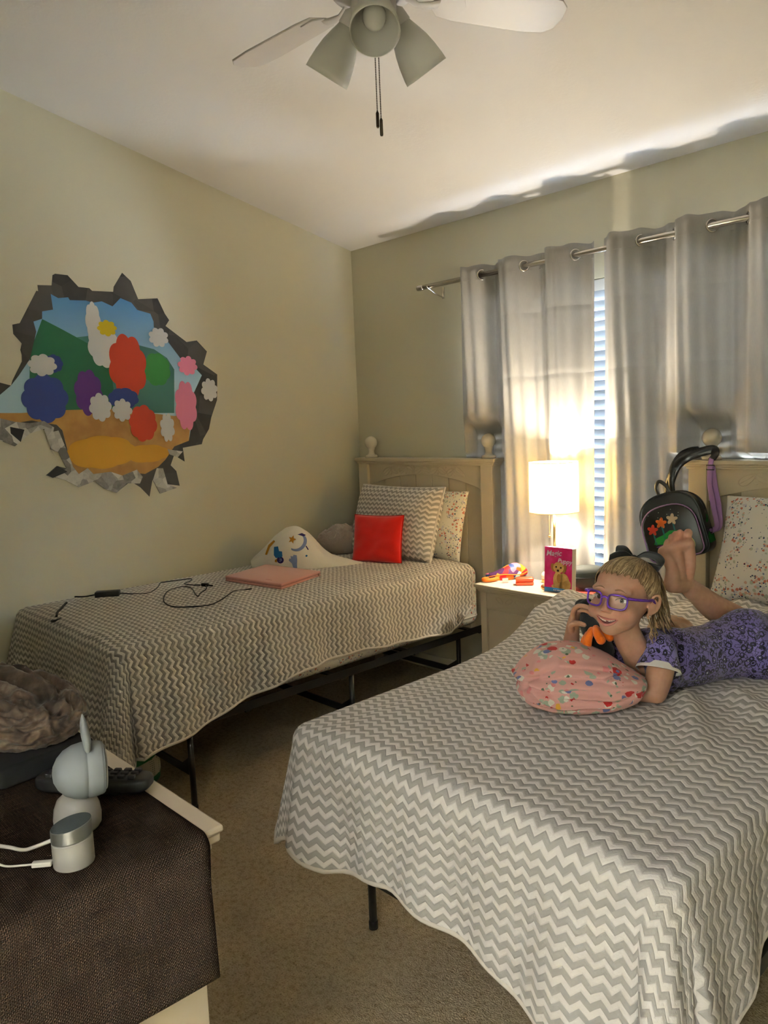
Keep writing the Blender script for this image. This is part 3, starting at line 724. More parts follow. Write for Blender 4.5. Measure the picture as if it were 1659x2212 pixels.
# ------------------------------------------------------------------ ceiling fan
M_FAN = mat('white_fan_enamel', (.66, .63, .61), .4)
M_FROST = mat('frosted_glass', (.80, .79, .74), .45, spec=.4)
def f_frost(m):
    t = NT(m); b = t.n['Principled BSDF']; out = t.n['Material Output']
    r = t.new('ShaderNodeBsdfTranslucent'); r.inputs[0].default_value = (.75, .74, .68, 1)
    mx = t.new('ShaderNodeMixShader'); mx.inputs[0].default_value = .4; t.link(b.outputs[0], mx.inputs[1]); t.link(r.outputs[0], mx.inputs[2]); t.link(mx.outputs[0], out.inputs[0])
f_frost(M_FROST)
M_BRONZE = mat('dark_bronze', (.07, .05, .035), .35, .9)
M_BULB = mat('bulb_glass', (.78, .76, .72), .12, spec=.6)
FX, FY = 1.995, -1.66; FZ = 2.44 - SL * FY
fan = thing('ceiling_fan', 'white ceiling fan with three frosted glass lights and pull chains', 'ceiling fan', (FX, FY, FZ))
fc = (FX, FY, 0)
MB().lathe([(0, FZ + .02), (.075, FZ + .015), (.075, FZ - .02), (.055, FZ - .05), (.02, FZ - .07), (0, FZ - .07)], fc, 32).build('canopy', M_FAN, fan, smooth=True)
MB().tube([(FX, FY, FZ - .05), (FX, FY, 2.62)], .0125, 14).build('downrod', M_FAN, fan, smooth=True)
MB().lathe([(0, 2.655), (.03, 2.65), (.06, 2.635), (.115, 2.61), (.128, 2.585), (.128, 2.55), (.11, 2.525), (.075, 2.512), (.055, 2.50), (0, 2.50)], fc, 40).build('motor_housing', M_FAN, fan, smooth=True)
MB().lathe([(0, 2.512), (.052, 2.51), (.058, 2.50), (.058, 2.475), (.048, 2.462), (.03, 2.454), (.012, 2.450), (0, 2.449)], fc, 32).build('light_hub', M_FAN, fan, smooth=True)
for az in (184, 64, 304):
    a = math.radians(az); T = Matrix.Translation((FX, FY, 2.520)) @ Matrix.Rotation(a, 4, 'Z')
    P = T @ Matrix.Rotation(math.radians(-12), 4, 'X')
    pl_ = [(.19, -.05), (.24, -.06), (.45, -.068), (.52, -.062), (.545, -.04), (.552, 0), (.545, .04), (.52, .062), (.45, .068), (.24, .06), (.19, .05), (.175, 0)]
    bl_ = MB().prism(pl_, lambda u, v, q: P @ Vector((u, v, q)), 0, .006).build('blade', M_FAN, fan, bevel=.002)
    ir = MB(); ir.tube([T @ Vector(p) for p in ((.085, 0, .004), (.12, 0, -.012), (.155, 0, -.010), (.18, 0, -.004))], [.014, .012, .016, .02], 10, flat=((0, 0, 1), .35))
    ir.prism([(.165, -.02), (.19, -.045), (.235, -.045), (.26, 0), (.235, .045), (.19, .045), (.165, .02)], lambda u, v, q: P @ Vector((u, v, q)), -.004, -.0005)
    ir.build('blade_iron', M_FAN, bl_, smooth=False, bevel=.001, merge=False)
for az in (-44, 76, 196):
    a = math.radians(az); tl = math.radians(37)
    d = Vector((math.sin(tl) * math.cos(a), math.sin(tl) * math.sin(a), -math.cos(tl)))
    o = Vector((FX + .047 * math.cos(a), FY + .047 * math.sin(a), 2.500))
    R = d.to_track_quat('Z', 'Y').to_matrix().to_4x4()
    arm = MB().lathe([(0, -.01), (.016, -.008), (.018, .01), (.028, .02), (.031, .05), (.029, .052), (.0, .05)], o, 24, R).build('light_arm', M_FAN, fan, smooth=True)
    pr_ = [(.027, .045), (.030, .055), (.040, .08), (.049, .105), (.056, .135), (.0605, .165), (.062, .182)]
    sh = MB().lathe(pr_ + [(r - .003, z) for r, z in pr_[::-1]], o, 40, R, cap=False).build('glass_shade', M_FROST, fan, smooth=True)
    MB().lathe([(0, .05), (.013, .052), (.014, .075), (.022, .09), (.029, .108), (.0295, .122), (.024, .138), (.012, .147), (0, .149)], o, 24, R).build('bulb', M_BULB, sh, smooth=True)
for dx, dy, z1, z2 in ((.012, .006, 2.222, 2.184), (.027, .004, 2.200, 2.159)):
    ch = MB(); z = 2.45
    while z > z1: ch.sphere((FX + dx, FY + dy - .02, z), .0018, 8); z -= .0042
    ch.tube([(FX + dx, FY + dy - .02, 2.455), (FX + dx, FY + dy - .02, z1)], .0006, 5)
    c_o = ch.build('pull_chain', M_BRONZE, fan, smooth=True, merge=False)
    MB().lathe([(0, z1 + .004), (.0022, z1 + .003), (.0042, z1 - .002), (.0042, z2 + .003), (.0032, z2), (0, z2)], (FX + dx, FY + dy - .02, 0), 14).build('chain_fob', M_BRONZE, c_o, smooth=True)

# ------------------------------------------------------------------ nightstand and what stands on it
NX0, NX1, NYF, NYB, NZ = 1.223, 1.795, -.413, -.165, .655
ns = thing('nightstand', 'cream nightstand with carved apron between the two beds', 'nightstand', ((NX0 + NX1) / 2, -.27, 0))
tp = MB(); tp.box((NX0, NYF, NZ - .016), (NX1, NYB, NZ)); tp.box((NX0 + .006, NYF + .006, NZ - .027), (NX1 - .006, NYB, NZ - .0155)); tp.box((NX0 + .013, NYF + .013, NZ - .037), (NX1 - .013, NYB, NZ - .0265))
tp.build('top_board', M_CREAM, ns, bevel=.004, merge=False)
bd = MB(); yb = NYF + .024
bd.box((NX0 + .022, yb + .012, .06), (NX1 - .022, NYB, NZ - .036))
bd.box((NX0 + .02, yb, 0), (NX0 + .055, yb + .03, NZ - .036)); bd.box((NX1 - .055, yb, 0), (NX1 - .02, yb + .03, NZ - .036))
bd.box((NX0 + .02, NYB - .03, 0), (NX0 + .055, NYB, .07)); bd.box((NX1 - .055, NYB - .03, 0), (NX1 - .02, NYB, .07))
bd.build('cabinet_body', M_CREAM, ns, bevel=.002, merge=False)
w_ = NX1 - NX0 - .11
ap = [(NX0 + .055, NZ - .037)] + [(NX0 + .055 + w_ * k / 20, NZ - .118 + .030 * math.sin(PI * k / 20)) for k in range(21)] + [(NX1 - .055, NZ - .037)]
MB().prism(ap, lambda u, v, q: (u, q, v), yb + .003, yb + .013).build('arched_apron', M_CREAM, ns, bevel=.0015)
cv = MB()
for k in range(7):
    cx, cz, an = NX0 + .13 + k * .053, NZ - .068, .5 if k % 2 else -.5
    pts = [(cx + .021 * math.cos(a) * math.cos(an) - .010 * math.sin(a) * math.sin(an), yb + .002, cz + .021 * math.cos(a) * math.sin(an) + .010 * math.sin(a) * math.cos(an)) for a in np.linspace(0, 2 * PI, 19)[:-1]]
    cv.tube(pts, .0013, 6, closed=True)
cv.build('carved_leaves', M_CREAM, ns, smooth=True, merge=False)
dr_ = MB().rbox((NX0 + .062, yb + .006, .30), (NX1 - .062, yb + .016, NZ - .122), .003, 2).build('drawer', M_CREAM, ns, smooth=False)
dr2 = MB().rbox((NX0 + .062, yb + .006, .075), (NX1 - .062, yb + .016, .292), .003, 2).build('drawer', M_CREAM, ns)
for d_, zz in ((dr_, .42), (dr2, .185)):
    MB().lathe([(0, -.022), (.010, -.022), (.013, -.017), (.012, -.010), (.006, -.006), (.006, 0)], ((NX0 + NX1) / 2, yb + .006, zz), 18, Matrix.Rotation(-PI / 2, 4, 'X')).build('knob', M_BALL, d_, smooth=True)

M_BRASS = mat('brushed_brass', (.70, .47, .18), .25, 1.0)
M_SHADE = bpy.data.materials.new('linen_lamp_shade'); M_SHADE.use_nodes = True
def f_shade(m):
    t = NT(m); t.n.clear(); out = t.new('ShaderNodeOutputMaterial'); mx = t.new('ShaderNodeMixShader'); mx.inputs[0].default_value = .42
    d = t.new('ShaderNodeBsdfDiffuse'); r = t.new('ShaderNodeBsdfTranslucent'); d.inputs[0].default_value = (.82, .76, .62, 1); r.inputs[0].default_value = (.50, .36, .15, 1)
    t.link(d.outputs[0], mx.inputs[1]); t.link(r.outputs[0], mx.inputs[2]); t.link(mx.outputs[0], out.inputs[0])
f_shade(M_SHADE)
LX, LY = 1.582, -.275
lp = thing('table_lamp', 'lit brass table lamp with white drum shade on the nightstand', 'lamp', (LX, LY, NZ))
MB().lathe([(0, NZ), (.062, NZ), (.064, NZ + .004), (.062, NZ + .012), (.052, NZ + .017), (.012, NZ + .020), (.008, NZ + .026), (0, NZ + .026)], (LX, LY, 0), 40).build('base', M_BRASS, lp, smooth=True)
MB().tube([(LX, LY, NZ + .02), (LX, LY, 1.065)], .0055, 16).build('pole', M_BRASS, lp, smooth=True)
sk = MB().lathe([(.006, 1.055), (.016, 1.06), (.017, 1.095), (.013, 1.10), (0, 1.10)], (LX, LY, 0), 20).build('socket', M_BRASS, lp, smooth=True)
sh = MB().lathe([(.1075, 1.0), (.1065, 1.22)], (LX, LY, 0), 64, cap=False).build('lamp_shade', M_SHADE, lp, smooth=True)
for z in (1.0005, 1.2195): MB().tube([(LX + .1072 * math.cos(a), LY + .1072 * math.sin(a), z) for a in np.linspace(0, 2 * PI, 65)[:-1]], .0016, 8, closed=True).build('rim_tape', M_SHADE, sh, smooth=True)
sp_ = MB()
for k in range(3):
    a = k * 2 * PI / 3 + .4; sp_.tube([(LX + .02 * math.cos(a), LY + .02 * math.sin(a), 1.062), (LX + .104 * math.cos(a), LY + .104 * math.sin(a), 1.012)], .0013, 6)
sp_.build('spider_arm', M_BRASS, sh, smooth=True, merge=False)
pc = MB(); px_, py_ = LX - .026, LY + .0; z = 1.06
while z > .895: pc.sphere((px_, py_, z), .0014, 6); z -= .0036
pc.sphere((px_, py_, .888), .0058, 14); pc.tube([(LX, LY, 1.06), (px_, py_, 1.062), (px_, py_, .89)], .0005, 5); pc.build('pull_chain', M_BRASS, lp, smooth=True, merge=False)

# book standing on the nightstand
def text_mesh(txt, size, M_, name, m, parent, depth=.0004, shear=0., bold=.0):
    cu = bpy.data.curves.new('txt', 'FONT'); cu.body = txt; cu.size = size; cu.extrude = depth; cu.shear = shear; cu.offset = bold; cu.resolution_u = 3
    o = bpy.data.objects.new('txt', cu); COL.objects.link(o); dg = bpy.context.evaluated_depsgraph_get(); dg.update()
    me = bpy.data.meshes.new_from_object(o.evaluated_get(dg)); bpy.data.objects.remove(o); bpy.data.curves.remove(cu)
    L = rootloc(parent)
    for v in me.vertices: v.co = M_ @ v.co - L
    me.name = name; r = bpy.data.objects.new(name, me); COL.objects.link(r); r.parent = parent
    me.materials.clear(); me.materials.append(m); return r
M_PAPER = mat('book_paper', (.78, .73, .62), .8)
M_PINKC = mat('pink_book_cover', (.52, .012, .12), .3, spec=.4, fn=noisy((.66, .05, .24), 22, .45, .75))
M_BLUEC = mat('blue_cover_band', (.012, .16, .42), .3, spec=.4); M_SILV = mat('silver_lettering', (.62, .60, .66), .4); M_WHITE = mat('white_print', (.8, .78, .78), .5)
M_PUP = mat('printed_golden_fur', (.55, .33, .10), .45, fn=noisy((.68, .45, .17), 60)); M_PUPD = mat('printed_dark_fur', (.34, .17, .045), .45); M_INK = mat('printed_black', (.012, .008, .008), .4)
BX, BY = 1.641, -.328; BW, BH = .134, .197
bk = thing('book', 'pink paperback with a golden puppy on its cover in front of the lamp', 'book', (BX, BY, NZ))
TB = Matrix.Translation((BX, BY, NZ)) @ Matrix.Rotation(math.radians(3), 4, 'Z') @ Matrix.Rotation(math.radians(-3), 4, 'X')
cvr = MB().rbox((-BW / 2, -.017, .0005), (BW / 2, -.0158, BH), .0004, 1, TB).build('front_cover', M_PINKC, bk)
MB().box((-BW / 2 + .001, -.0156, .001), (BW / 2 + .002, .0115, BH - .002), TB).build('page_block', M_PAPER, bk)
MB().box((-BW / 2, .0117, .0005), (BW / 2 + .003, .0128, BH), TB).build('back_cover', M_WHITE, bk)
MB().box((-BW / 2 - .0008, -.0168, .0005), (-BW / 2, .0128, BH), TB).build('spine', M_PINKC, bk)
MB().box((-BW / 2 + .0003, -.0176, .001), (BW / 2 - .0003, -.01705, .019), TB).build('blue_band', M_BLUEC, cvr)
TF = TB @ Matrix.Translation((0, -.0171, 0)) @ Matrix.Rotation(PI / 2, 4, 'X')
def onb(u, v, ang=0): return TF @ Matrix.Translation((u, v, 0)) @ Matrix.Rotation(ang, 4, 'Z')
text_mesh('Magic', .033, onb(-.060, .158, .06), 'title_lettering', M_SILV, cvr, shear=.25, bold=.0006)
text_mesh('Puppy', .0285, onb(-.004, .131, -.04), 'title_lettering', M_SILV, cvr, shear=.25, bold=.0006)
text_mesh('SUE BENTLEY', .0095, onb(-.022, .0065) @ Matrix.Translation((0, 0, .0006)), 'author_lettering', M_WHITE, cvr, bold=.0001)
pu = MB(); pd = MB(); pk_ = MB()
def flat(m_, u, v, a, b, lv, rot=0):
    m_.prism([(a * math.cos(q) * math.cos(rot) - b * math.sin(q) * math.sin(rot) + u, a * math.cos(q) * math.sin(rot) + b * math.sin(q) * math.cos(rot) + v) for q in np.linspace(0, 2 * PI, 25)[:-1]], lambda x, y, z: TF @ Vector((x, y, z)), lv * .00015, lv * .00015 + .00015)
for u, v, a, b, r_0 in ((.028, .055, .026, .032, .2), (.0, .052, .024, .04, 0), (.045, .038, .018, .022, 0), (-.012, .03, .010, .024, .1), (.012, .03, .010, .026, 0), (.035, .024, .016, .009, 0), (-.020, .026, .012, .007, 0), (.018, .022, .012, .007, 0)): flat(pu, u, v, a, b, 1, r_0)
flat(pd, -.024, .108, .011, .019, 2, .35); flat(pd, .030, .106, .011, .019, 2, -.3); flat(pd, .004, .062, .010, .02, 2)
flat(pu, .002, .110, .026, .024, 3); flat(pu, .0, .095, .015, .013, 4)
for u, v, a, b in ((-.009, .112, .0042, .0042), (.014, .110, .0042, .0042), (.0, .096, .006, .005)): flat(pk_, u, v, a, b, 6)
pu.build('puppy_picture', M_PUP, cvr, merge=False); pd.build('puppy_ear_picture', M_PUPD, cvr, merge=False); pk_.build('puppy_face_picture', M_INK, cvr, merge=False)
MB().rbox((-.016, -.006, BH - .012), (.018, -.0052, BH + .010), .0003, 1, TB).build('bookmark', M_WHITE, bk)

# soft bundles --------------------------------------------------------------
def blob(name, M_, fn, mat_, parent=None, sub=5, subs=0):
    """closed soft shape: fn(unit direction) -> local point"""
    bm = bmesh.new(); bmesh.ops.create_icosphere(bm, subdivisions=sub, radius=1)
    vs = [M_ @ Vector(fn(v.co.copy())) for v in bm.verts]; fs = [[v.index for v in f.verts] for f in bm.faces]; bm.free()
    m = MB(); m.add(vs, fs); return m.build(name, mat_, parent, smooth=True)
def folds(p, sc, seed, sharp=1.0):
    n = mnoise.noise((p[0] * sc + seed, p[1] * sc + seed * 2, p[2] * sc)); return 1 - abs(n) * 2 * sharp
# orange patterned pouch
def f_patch(t, b):
    v = t.coord('Object'); q = t.voro(v, 34); sp = t.new('ShaderNodeSeparateColor'); t.link(q.outputs['Color'], sp.inputs[0])
    t.link(t.ramp(sp.outputs[0], [(0, (.75, .10, .01)), (.22, (.70, .02, .03)), (.4, (.85, .30, .03)), (.55, (.10, .03, .12)), (.66, (.30, .62, .58)), (.76, (.80, .20, .30)), (.88, (.06, .10, .28))], 'CONSTANT'), b.inputs['Base Color'])
M_PATCH = mat('bright_patterned_fabric', (.8, .2, .05), .6, fn=f_patch); M_ORNG = mat('orange_webbing', (.72, .17, .015), .6, fn=bumpy(.5, 220)); M_CORAL = mat('coral_plastic', (.80, .085, .03), .25, spec=.5)
po_ = thing('pouch', 'orange patterned zip pouch lying on the nightstand corner', 'pouch', (1.285, -.25, NZ))
TP = Matrix.Translation((1.288, -.235, NZ)) @ Matrix.Rotation(math.radians(56), 4, 'Z')
def f_po(d):
    x, y, z = d; u = x * .105; w_ = .034 * (1 - .35 * x * x); h = .062 * (1 - .55 * x * x) * (1 + .25 * x)
    return (u, y * w_ + .018 * x * x, .030 + max(z, -.45) * h * .6 + .012 * math.sin(3 * x) - (.014 if z < 0 else 0))
blob('pouch_body', TP, f_po, M_PATCH, po_, 4)
MB().tube([TP @ Vector(p) for p in spline([(-.10, -.012, .012), (-.122, -.016, .012), (-.132, -.034, .012), (-.118, -.048, .012), (-.09, -.046, .012), (-.06, -.034, .014)], 5)], .009, 8, flat=((0, 0, 1), 1.0)).build('strap', M_ORNG, po_, smooth=True)
MB().tube([TP @ Vector(p) for p in spline([(-.10, -.022, .022), (-.03, -.034, .03), (.05, -.034, .024), (.10, .0, .03)], 5)], .0025, 6).build('zipper', M_ORNG, po_, smooth=True)
M_LPINK = mat('pale_pink_plastic', (.72, .36, .33), .4)
tag(MB().rbox((-.014, -.002, .001), (.014, .002, .022), .0018, 2, Matrix.Translation((1.335, -.315, NZ)) @ Matrix.Rotation(math.radians(52), 4, 'Z') @ Matrix.Rotation(math.radians(-12), 4, 'X')).build('key_tag', M_LPINK, None), 'small pale pink tag leaning on the orange pouch', 'tag')
ca = thing('earbud_case', 'small coral plastic case lying beside the patterned pouch', 'case', (1.432, -.298, NZ))
TC = Matrix.Translation((1.432, -.298, NZ)) @ Matrix.Rotation(math.radians(38), 4, 'Z')
MB().rbox((-.041, -.022, .0005), (.041, .022, .0175), .008, 4, TC).build('case_base', M_CORAL, ca, smooth=True)
MB().rbox((-.041, -.022, .0178), (.041, .022, .036), .008, 4, TC).build('case_lid', M_CORAL, ca, smooth=True)
# white jar half hidden by the book
jr = thing('jar', 'small white round jar just behind the pink book', 'jar', (1.478, -.20, NZ))
MB().lathe([(0, NZ), (.017, NZ), (.0175, NZ + .016), (.017, NZ + .018), (0, NZ + .018)], (1.478, -.20, 0), 24).build('jar_base', M_BRASS, jr, smooth=True)
MB().lathe([(0, NZ + .0185), (.018, NZ + .0185), (.020, NZ + .03), (.017, NZ + .044), (.009, NZ + .051), (0, NZ + .052)], (1.478, -.20, 0), 24).build('jar_lid', M_BALL, jr, smooth=True)
# dark round case and papers behind the girl's head
M_DKG = mat('dark_grey_cloth', (.055, .06, .055), .6, fn=bumpy(.3, 200)); 
cp_o = thing('eyeglass_case', 'dark grey rounded case on papers beside the lamp', 'case', (1.715, -.235, NZ))
TK = Matrix.Translation((1.72, -.225, NZ + .006)) @ Matrix.Rotation(math.radians(35), 4, 'Z')
def f_case(d):
    x, y, z = d; s = lambda q, p: math.copysign(abs(q) ** p, q)
    return (s(x, .7) * .078, s(y, .75) * .05, .054 + s(z, .6) * .052 * (1 - .12 * x * x))
blob('case_shell', TK, f_case, M_DKG, cp_o, 4)
MB().tube([TK @ Vector((.0785 * math.copysign(abs(math.cos(a)) ** .7, math.cos(a)), .0505 * math.copysign(abs(math.sin(a)) ** .75, math.sin(a)), .056)) for a in np.linspace(0, 2 * PI, 49)[:-1]], .0022, 8, closed=True).build('zipper', M_BLACK, cp_o, smooth=True)
M_PR, M_PG = mat('red_paper', (.72, .10, .07), .5), mat('green_paper', (.22, .50, .12), .5)
tag(MB().box((-.062, -.055, 0), (.062, .055, .003), Matrix.Translation((1.715, -.255, NZ + .0025)) @ Matrix.Rotation(.15, 4, 'Z')).build('leaflet', M_PR), 'red leaflet under the dark grey case', 'leaflet')
tag(MB().box((-.065, -.055, 0), (.065, .055, .002), Matrix.Translation((1.72, -.285, NZ + .0003)) @ Matrix.Rotation(-.1, 4, 'Z')).build('leaflet', M_PG), 'green leaflet below the red leaflet', 'leaflet')

# ------------------------------------------------------------------ things on the corner bed
M_SLV = mat('pink_neoprene', (.63, .30, .255), .75, sheen=.3, fn=bumpy(.25, 350)); M_SLVD = mat('pink_zip_tape', (.48, .21, .18), .7)
ZQ = .703
sl = thing('laptop_sleeve', 'pink padded laptop sleeve lying on the corner bed', 'laptop sleeve', (.53, -1.06, ZQ))
TS = Matrix.Translation((.525, -1.055, ZQ)) @ Matrix.Rotation(math.radians(7), 4, 'Z')
TS = TS @ Matrix(((1, -.18, 0, 0), (0, 1, 0, 0), (0, 0, 1, 0), (0, 0, 0, 1)))
MB().rbox((-.195, -.155, .0005), (.195, .155, .0125), .0060, 3, TS).build('lower_panel', M_SLV, sl, smooth=True)
MB().rbox((-.195, -.155, .0145), (.195, .155, .0275), .0062, 3, TS).build('upper_panel', M_SLV, sl, smooth=True)
MB().rbox((-.193, -.153, .0115), (.193, .153, .0155), .0015, 2, TS).build('zip_tape', M_SLVD, sl, smooth=True)
zp = MB(); zp.box((-.004, 0, 0), (.004, .004, .012), TS @ Matrix.Translation((.197, .13, .008))); zp.tube([TS @ Vector((.2, .13, .014)), TS @ Vector((.214, .118, .004))], .0016, 6); zp.build('zip_pull', M_STEEL, sl, merge=False)
MB().box((.06, -.118, .0277), (.10, -.1155, .0283), TS).build('stitched_logo_tab', M_SLVD, sl)
# charger
M_CABLE = mat('black_cable_rubber', (.012, .012, .012), .45, spec=.3)
chg = thing('laptop_charger', 'black laptop charger with coiled cable on the corner bed', 'charger', (.35, -1.5, ZQ))
zc0 = ZQ + .004
MB().rbox((-.052, -.021, .001), (.052, .021, .026), .004, 3, Matrix.Translation((.222, -1.735, ZQ)) @ Matrix.Rotation(math.radians(54), 4, 'Z')).build('power_brick', M_CABLE, chg, smooth=True)
def cable(name, pts, r, parent, z=zc0, m=None, lift=0): 
    return MB().tube(spline([(x, y, z + (q[0] if q else 0)) for x, y, *q in pts], 7), r, 8).build(name, m or M_CABLE, parent, smooth=True)
cable('mains_cable', [(.115, -1.84), (.15, -1.81), (.19, -1.778, .008)], .0032, chg)
cable('cable', [(.252, -1.694, .008), (.29, -1.64), (.325, -1.594), (.26, -1.52), (.162, -1.45), (.154, -1.43), (.17, -1.37), (.192, -1.306), (.24, -1.335), (.277, -1.388), (.33, -1.38), (.372, -1.358)], .0026, chg)
tri_ = MB().rbox((-.017, -.011, 0), (.017, .011, .016), .005, 3, Matrix.Translation((.40, -1.35, ZQ)) @ Matrix.Rotation(.3, 4, 'Z')).build('connector', M_CABLE, chg, smooth=True)
MB().tube([(.415, -1.345, ZQ + .008), (.445, -1.337, ZQ + .007)], .004, 8).build('plug_tip', M_CABLE, chg, smooth=True)
cable('cable', [(.412, -1.352, .004), (.47, -1.385), (.53, -1.45), (.58, -1.49), (.52, -1.47), (.40, -1.42), (.335, -1.425), (.35, -1.50), (.42, -1.562), (.55, -1.635), (.66, -1.655), (.72, -1.62), (.765, -1.545), (.72, -1.46), (.645, -1.37), (.62, -1.33), (.64, -1.278)], .0026, chg)
MB().tube([(.64, -1.285, ZQ + .004), (.645, -1.258, ZQ + .004)], .0042, 8).build('plug_tip', M_CABLE, chg, smooth=True)
st = thing('mains_lead', 'short black power lead dangling at the foot of the corner bed', 'cord', (.33, -1.99, ZQ))
cable('lead', [(.215, -1.915), (.26, -1.945), (.31, -1.975), (.37, -2.012, .001), (.42, -2.035, -.004)], .0048, st, z=ZQ + .006)
MB().tube([(.445 + .022 * math.cos(a), -2.045 + .016 * math.sin(a), .697 + .004 * math.sin(a + 1)) for a in np.linspace(0, 2 * PI, 25)[:-1]], .0058, 8, closed=True).build('looped_end', M_CABLE, st, smooth=True)

# white printed blanket
M_BLK = mat('white_fleece', (.76, .73, .65), .95, spec=.05, sheen=.3, fn=bumpy(.35, 110, .004))
wbk = thing('blanket', 'white baby blanket with blue and gold prints bundled on the corner bed', 'blanket', (.38, -.74, ZQ))
TW = Matrix.Translation((.375, -.735, ZQ)) @ Matrix.Rotation(math.radians(44), 4, 'Z')
def f_wb(d):
    x, y, z = d
    u = x * .285 + .01; v = y * (.13 - .075 * max(0, x)) 
    hh = .148 * (math.exp(-((x + .40) / .60) ** 4) * .55 + .45 * math.exp(-((x + .30) / .45) ** 2)) + .055 * (1 - max(0, x) * .75)
    zz = max(0, z) ** .8 * hh if z > 0 else z * .004
    f = folds((x, y, z), 1.7, 3.3) * .010 + folds((x * 1.3, y, z), 3.4, 7.7) * .004
    # a rolled lip at the left end
    lip = .028 * math.exp(-((x + .93) / .10) ** 2) * max(0, 1 - abs(z - .25) * 1.5)
    return (u - lip, v * (1 + f * 2), max(.0005, zz + f * max(0, z)))
wb_o = blob('fleece', TW, f_wb, M_BLK, wbk, 6)
def project(obj, polys, T, parent, axis, off=.0012, cell=.006):
    """lay flat printed shapes onto a curved surface; T maps (u, v) to ray origins, axis is the ray direction"""
    from mathutils.bvhtree import BVHTree
    L = rootloc(obj); me = obj.data
    bvh = BVHTree.FromPolygons([v.co + L for v in me.vertices], [tuple(p.vertices) for p in me.polygons])
    for name, poly, m in polys:
        bm = bmesh.new(); f = bm.faces.new([bm.verts.new((u, v, 0)) for u, v in poly]); bmesh.ops.triangulate(bm, faces=[f])
        for _ in range(4):
            es = [e for e in bm.edges if e.calc_length() > cell]
            if not es: break
            bmesh.ops.subdivide_edges(bm, edges=es, cuts=1); bmesh.ops.triangulate(bm, faces=bm.faces[:])
        mbx = MB(); vs = []; ok = True
        for v in bm.verts:
            h = bvh.ray_cast(T @ Vector((v.co.x, v.co.y, 0)), axis)
            vs.append(h[0] + h[1] * off * (1 if h[1].dot(axis) < 0 else -1) if h[0] is not None else None)
        bm.verts.index_update()
        fs = [[v.index for v in f.verts] for f in bm.faces if all(vs[v.index] is not None for v in f.verts)]
        bm.free()
        if fs:
            used = sorted({i for f in fs for i in f}); mp = {i: k for k, i in enumerate(used)}
            mbx.add([vs[i] for i in used], [[mp[i] for i in f] for f in fs]); mbx.build(name, m, parent, smooth=True)
def circ(u, v, a, b=None, n=26): b = b or a; return [(u + a * math.cos(q), v + b * math.sin(q)) for q in (2 * PI * k / n for k in range(n))]
def star(u, v, r, n=5, k=.45, rot=.3): return [(u + (r if i % 2 == 0 else r * k) * math.sin(rot + i * PI / n), v + (r if i % 2 == 0 else r * k) * math.cos(rot + i * PI / n)) for i in range(2 * n)]
P_ = lambda n, c: mat(n, c, .9, spec=.05)
PB, PG, PN, PV = P_('print_soft_blue', (.22, .28, .50)), P_('print_gold', (.50, .24, .03)), P_('print_navy', (.04, .03, .14)), P_('print_bright_blue', (.03, .16, .42))
TV = TW @ Matrix(((1, 0, 0, 0), (0, 0, 1, -.5), (0, 1, 0, 0), (0, 0, 0, 1)))      # (u, v) -> local (u, -.5, v)
ax = (TW.to_3x3() @ Vector((0, 1, 0))).normalized()
moon = [(.047 * math.cos(a), .041 * math.sin(a)) for a in np.linspace(-2.2, .75, 16)] + [(-.008 + .040 * math.cos(a), .006 + .035 * math.sin(a)) for a in np.linspace(.65, -2.1, 16)]
TM = lambda P, u, v: [(u + a, v + b) for a, b in P]
project(wb_o, [('star_print', star(-.055, .150, .021), PG), ('moon_print', TM(moon, -.030, .135), PB),
    ('truck_print', [(-.150, .075), (-.150, .115), (-.128, .118), (-.122, .096), (-.106, .094), (-.104, .070), (-.115, .062), (-.140, .062)], PV), ('wheel_print', circ(-.116, .052, .018, .017), PN), ('wheel_hub_print', circ(-.116, .052, .009), PB),
    ('leaf_print', [(-.050, .012), (-.056, .035), (-.072, .050), (-.068, .060), (-.060, .058), (-.062, .072), (-.050, .070), (-.046, .078), (-.030, .075), (-.028, .055), (-.030, .03), (-.030, .010)], PB),
    ('dot_print', circ(.018, .070, .005), PV), ('stripe_print', [(.012, .115), (.016, .117), (.028, .098), (.024, .096)], PN), ('gold_print', [(-.20, .075), (-.185, .12), (-.155, .145), (-.145, .14), (-.172, .112), (-.188, .075)], PG), ('gold_print', [(-.145, .052), (-.132, .060), (-.134, .040), (-.146, .042)], PG),
    ('boat_print', [(-.03, .172), (-.01, .176), (.01, .165), (0, .160)], PN)], TV, wbk, ax)
M_GRY = mat('mauve_plush', (.36, .29, .255), .95, sheen=.4, fn=bumpy(.6, 160, .004))
gb = thing('throw_blanket', 'mauve grey plush throw bunched behind the white blanket', 'blanket', (.22, -.42, ZQ))
TG = Matrix.Translation((.245, -.40, ZQ)) @ Matrix.Rotation(math.radians(40), 4, 'Z')
def f_gb(d):
    x, y, z = d; f = folds((x, y, z), 2.4, 5.1) * .028 + folds((x, y, z), 5, 1.1) * .010
    return (x * .13, y * .07 * (1 + f), max(.0006, .065 + z * (.062 + .022 * x) + f * (z + .3)))
blob('plush_folds', TG, f_gb, M_GRY, gb, 5)
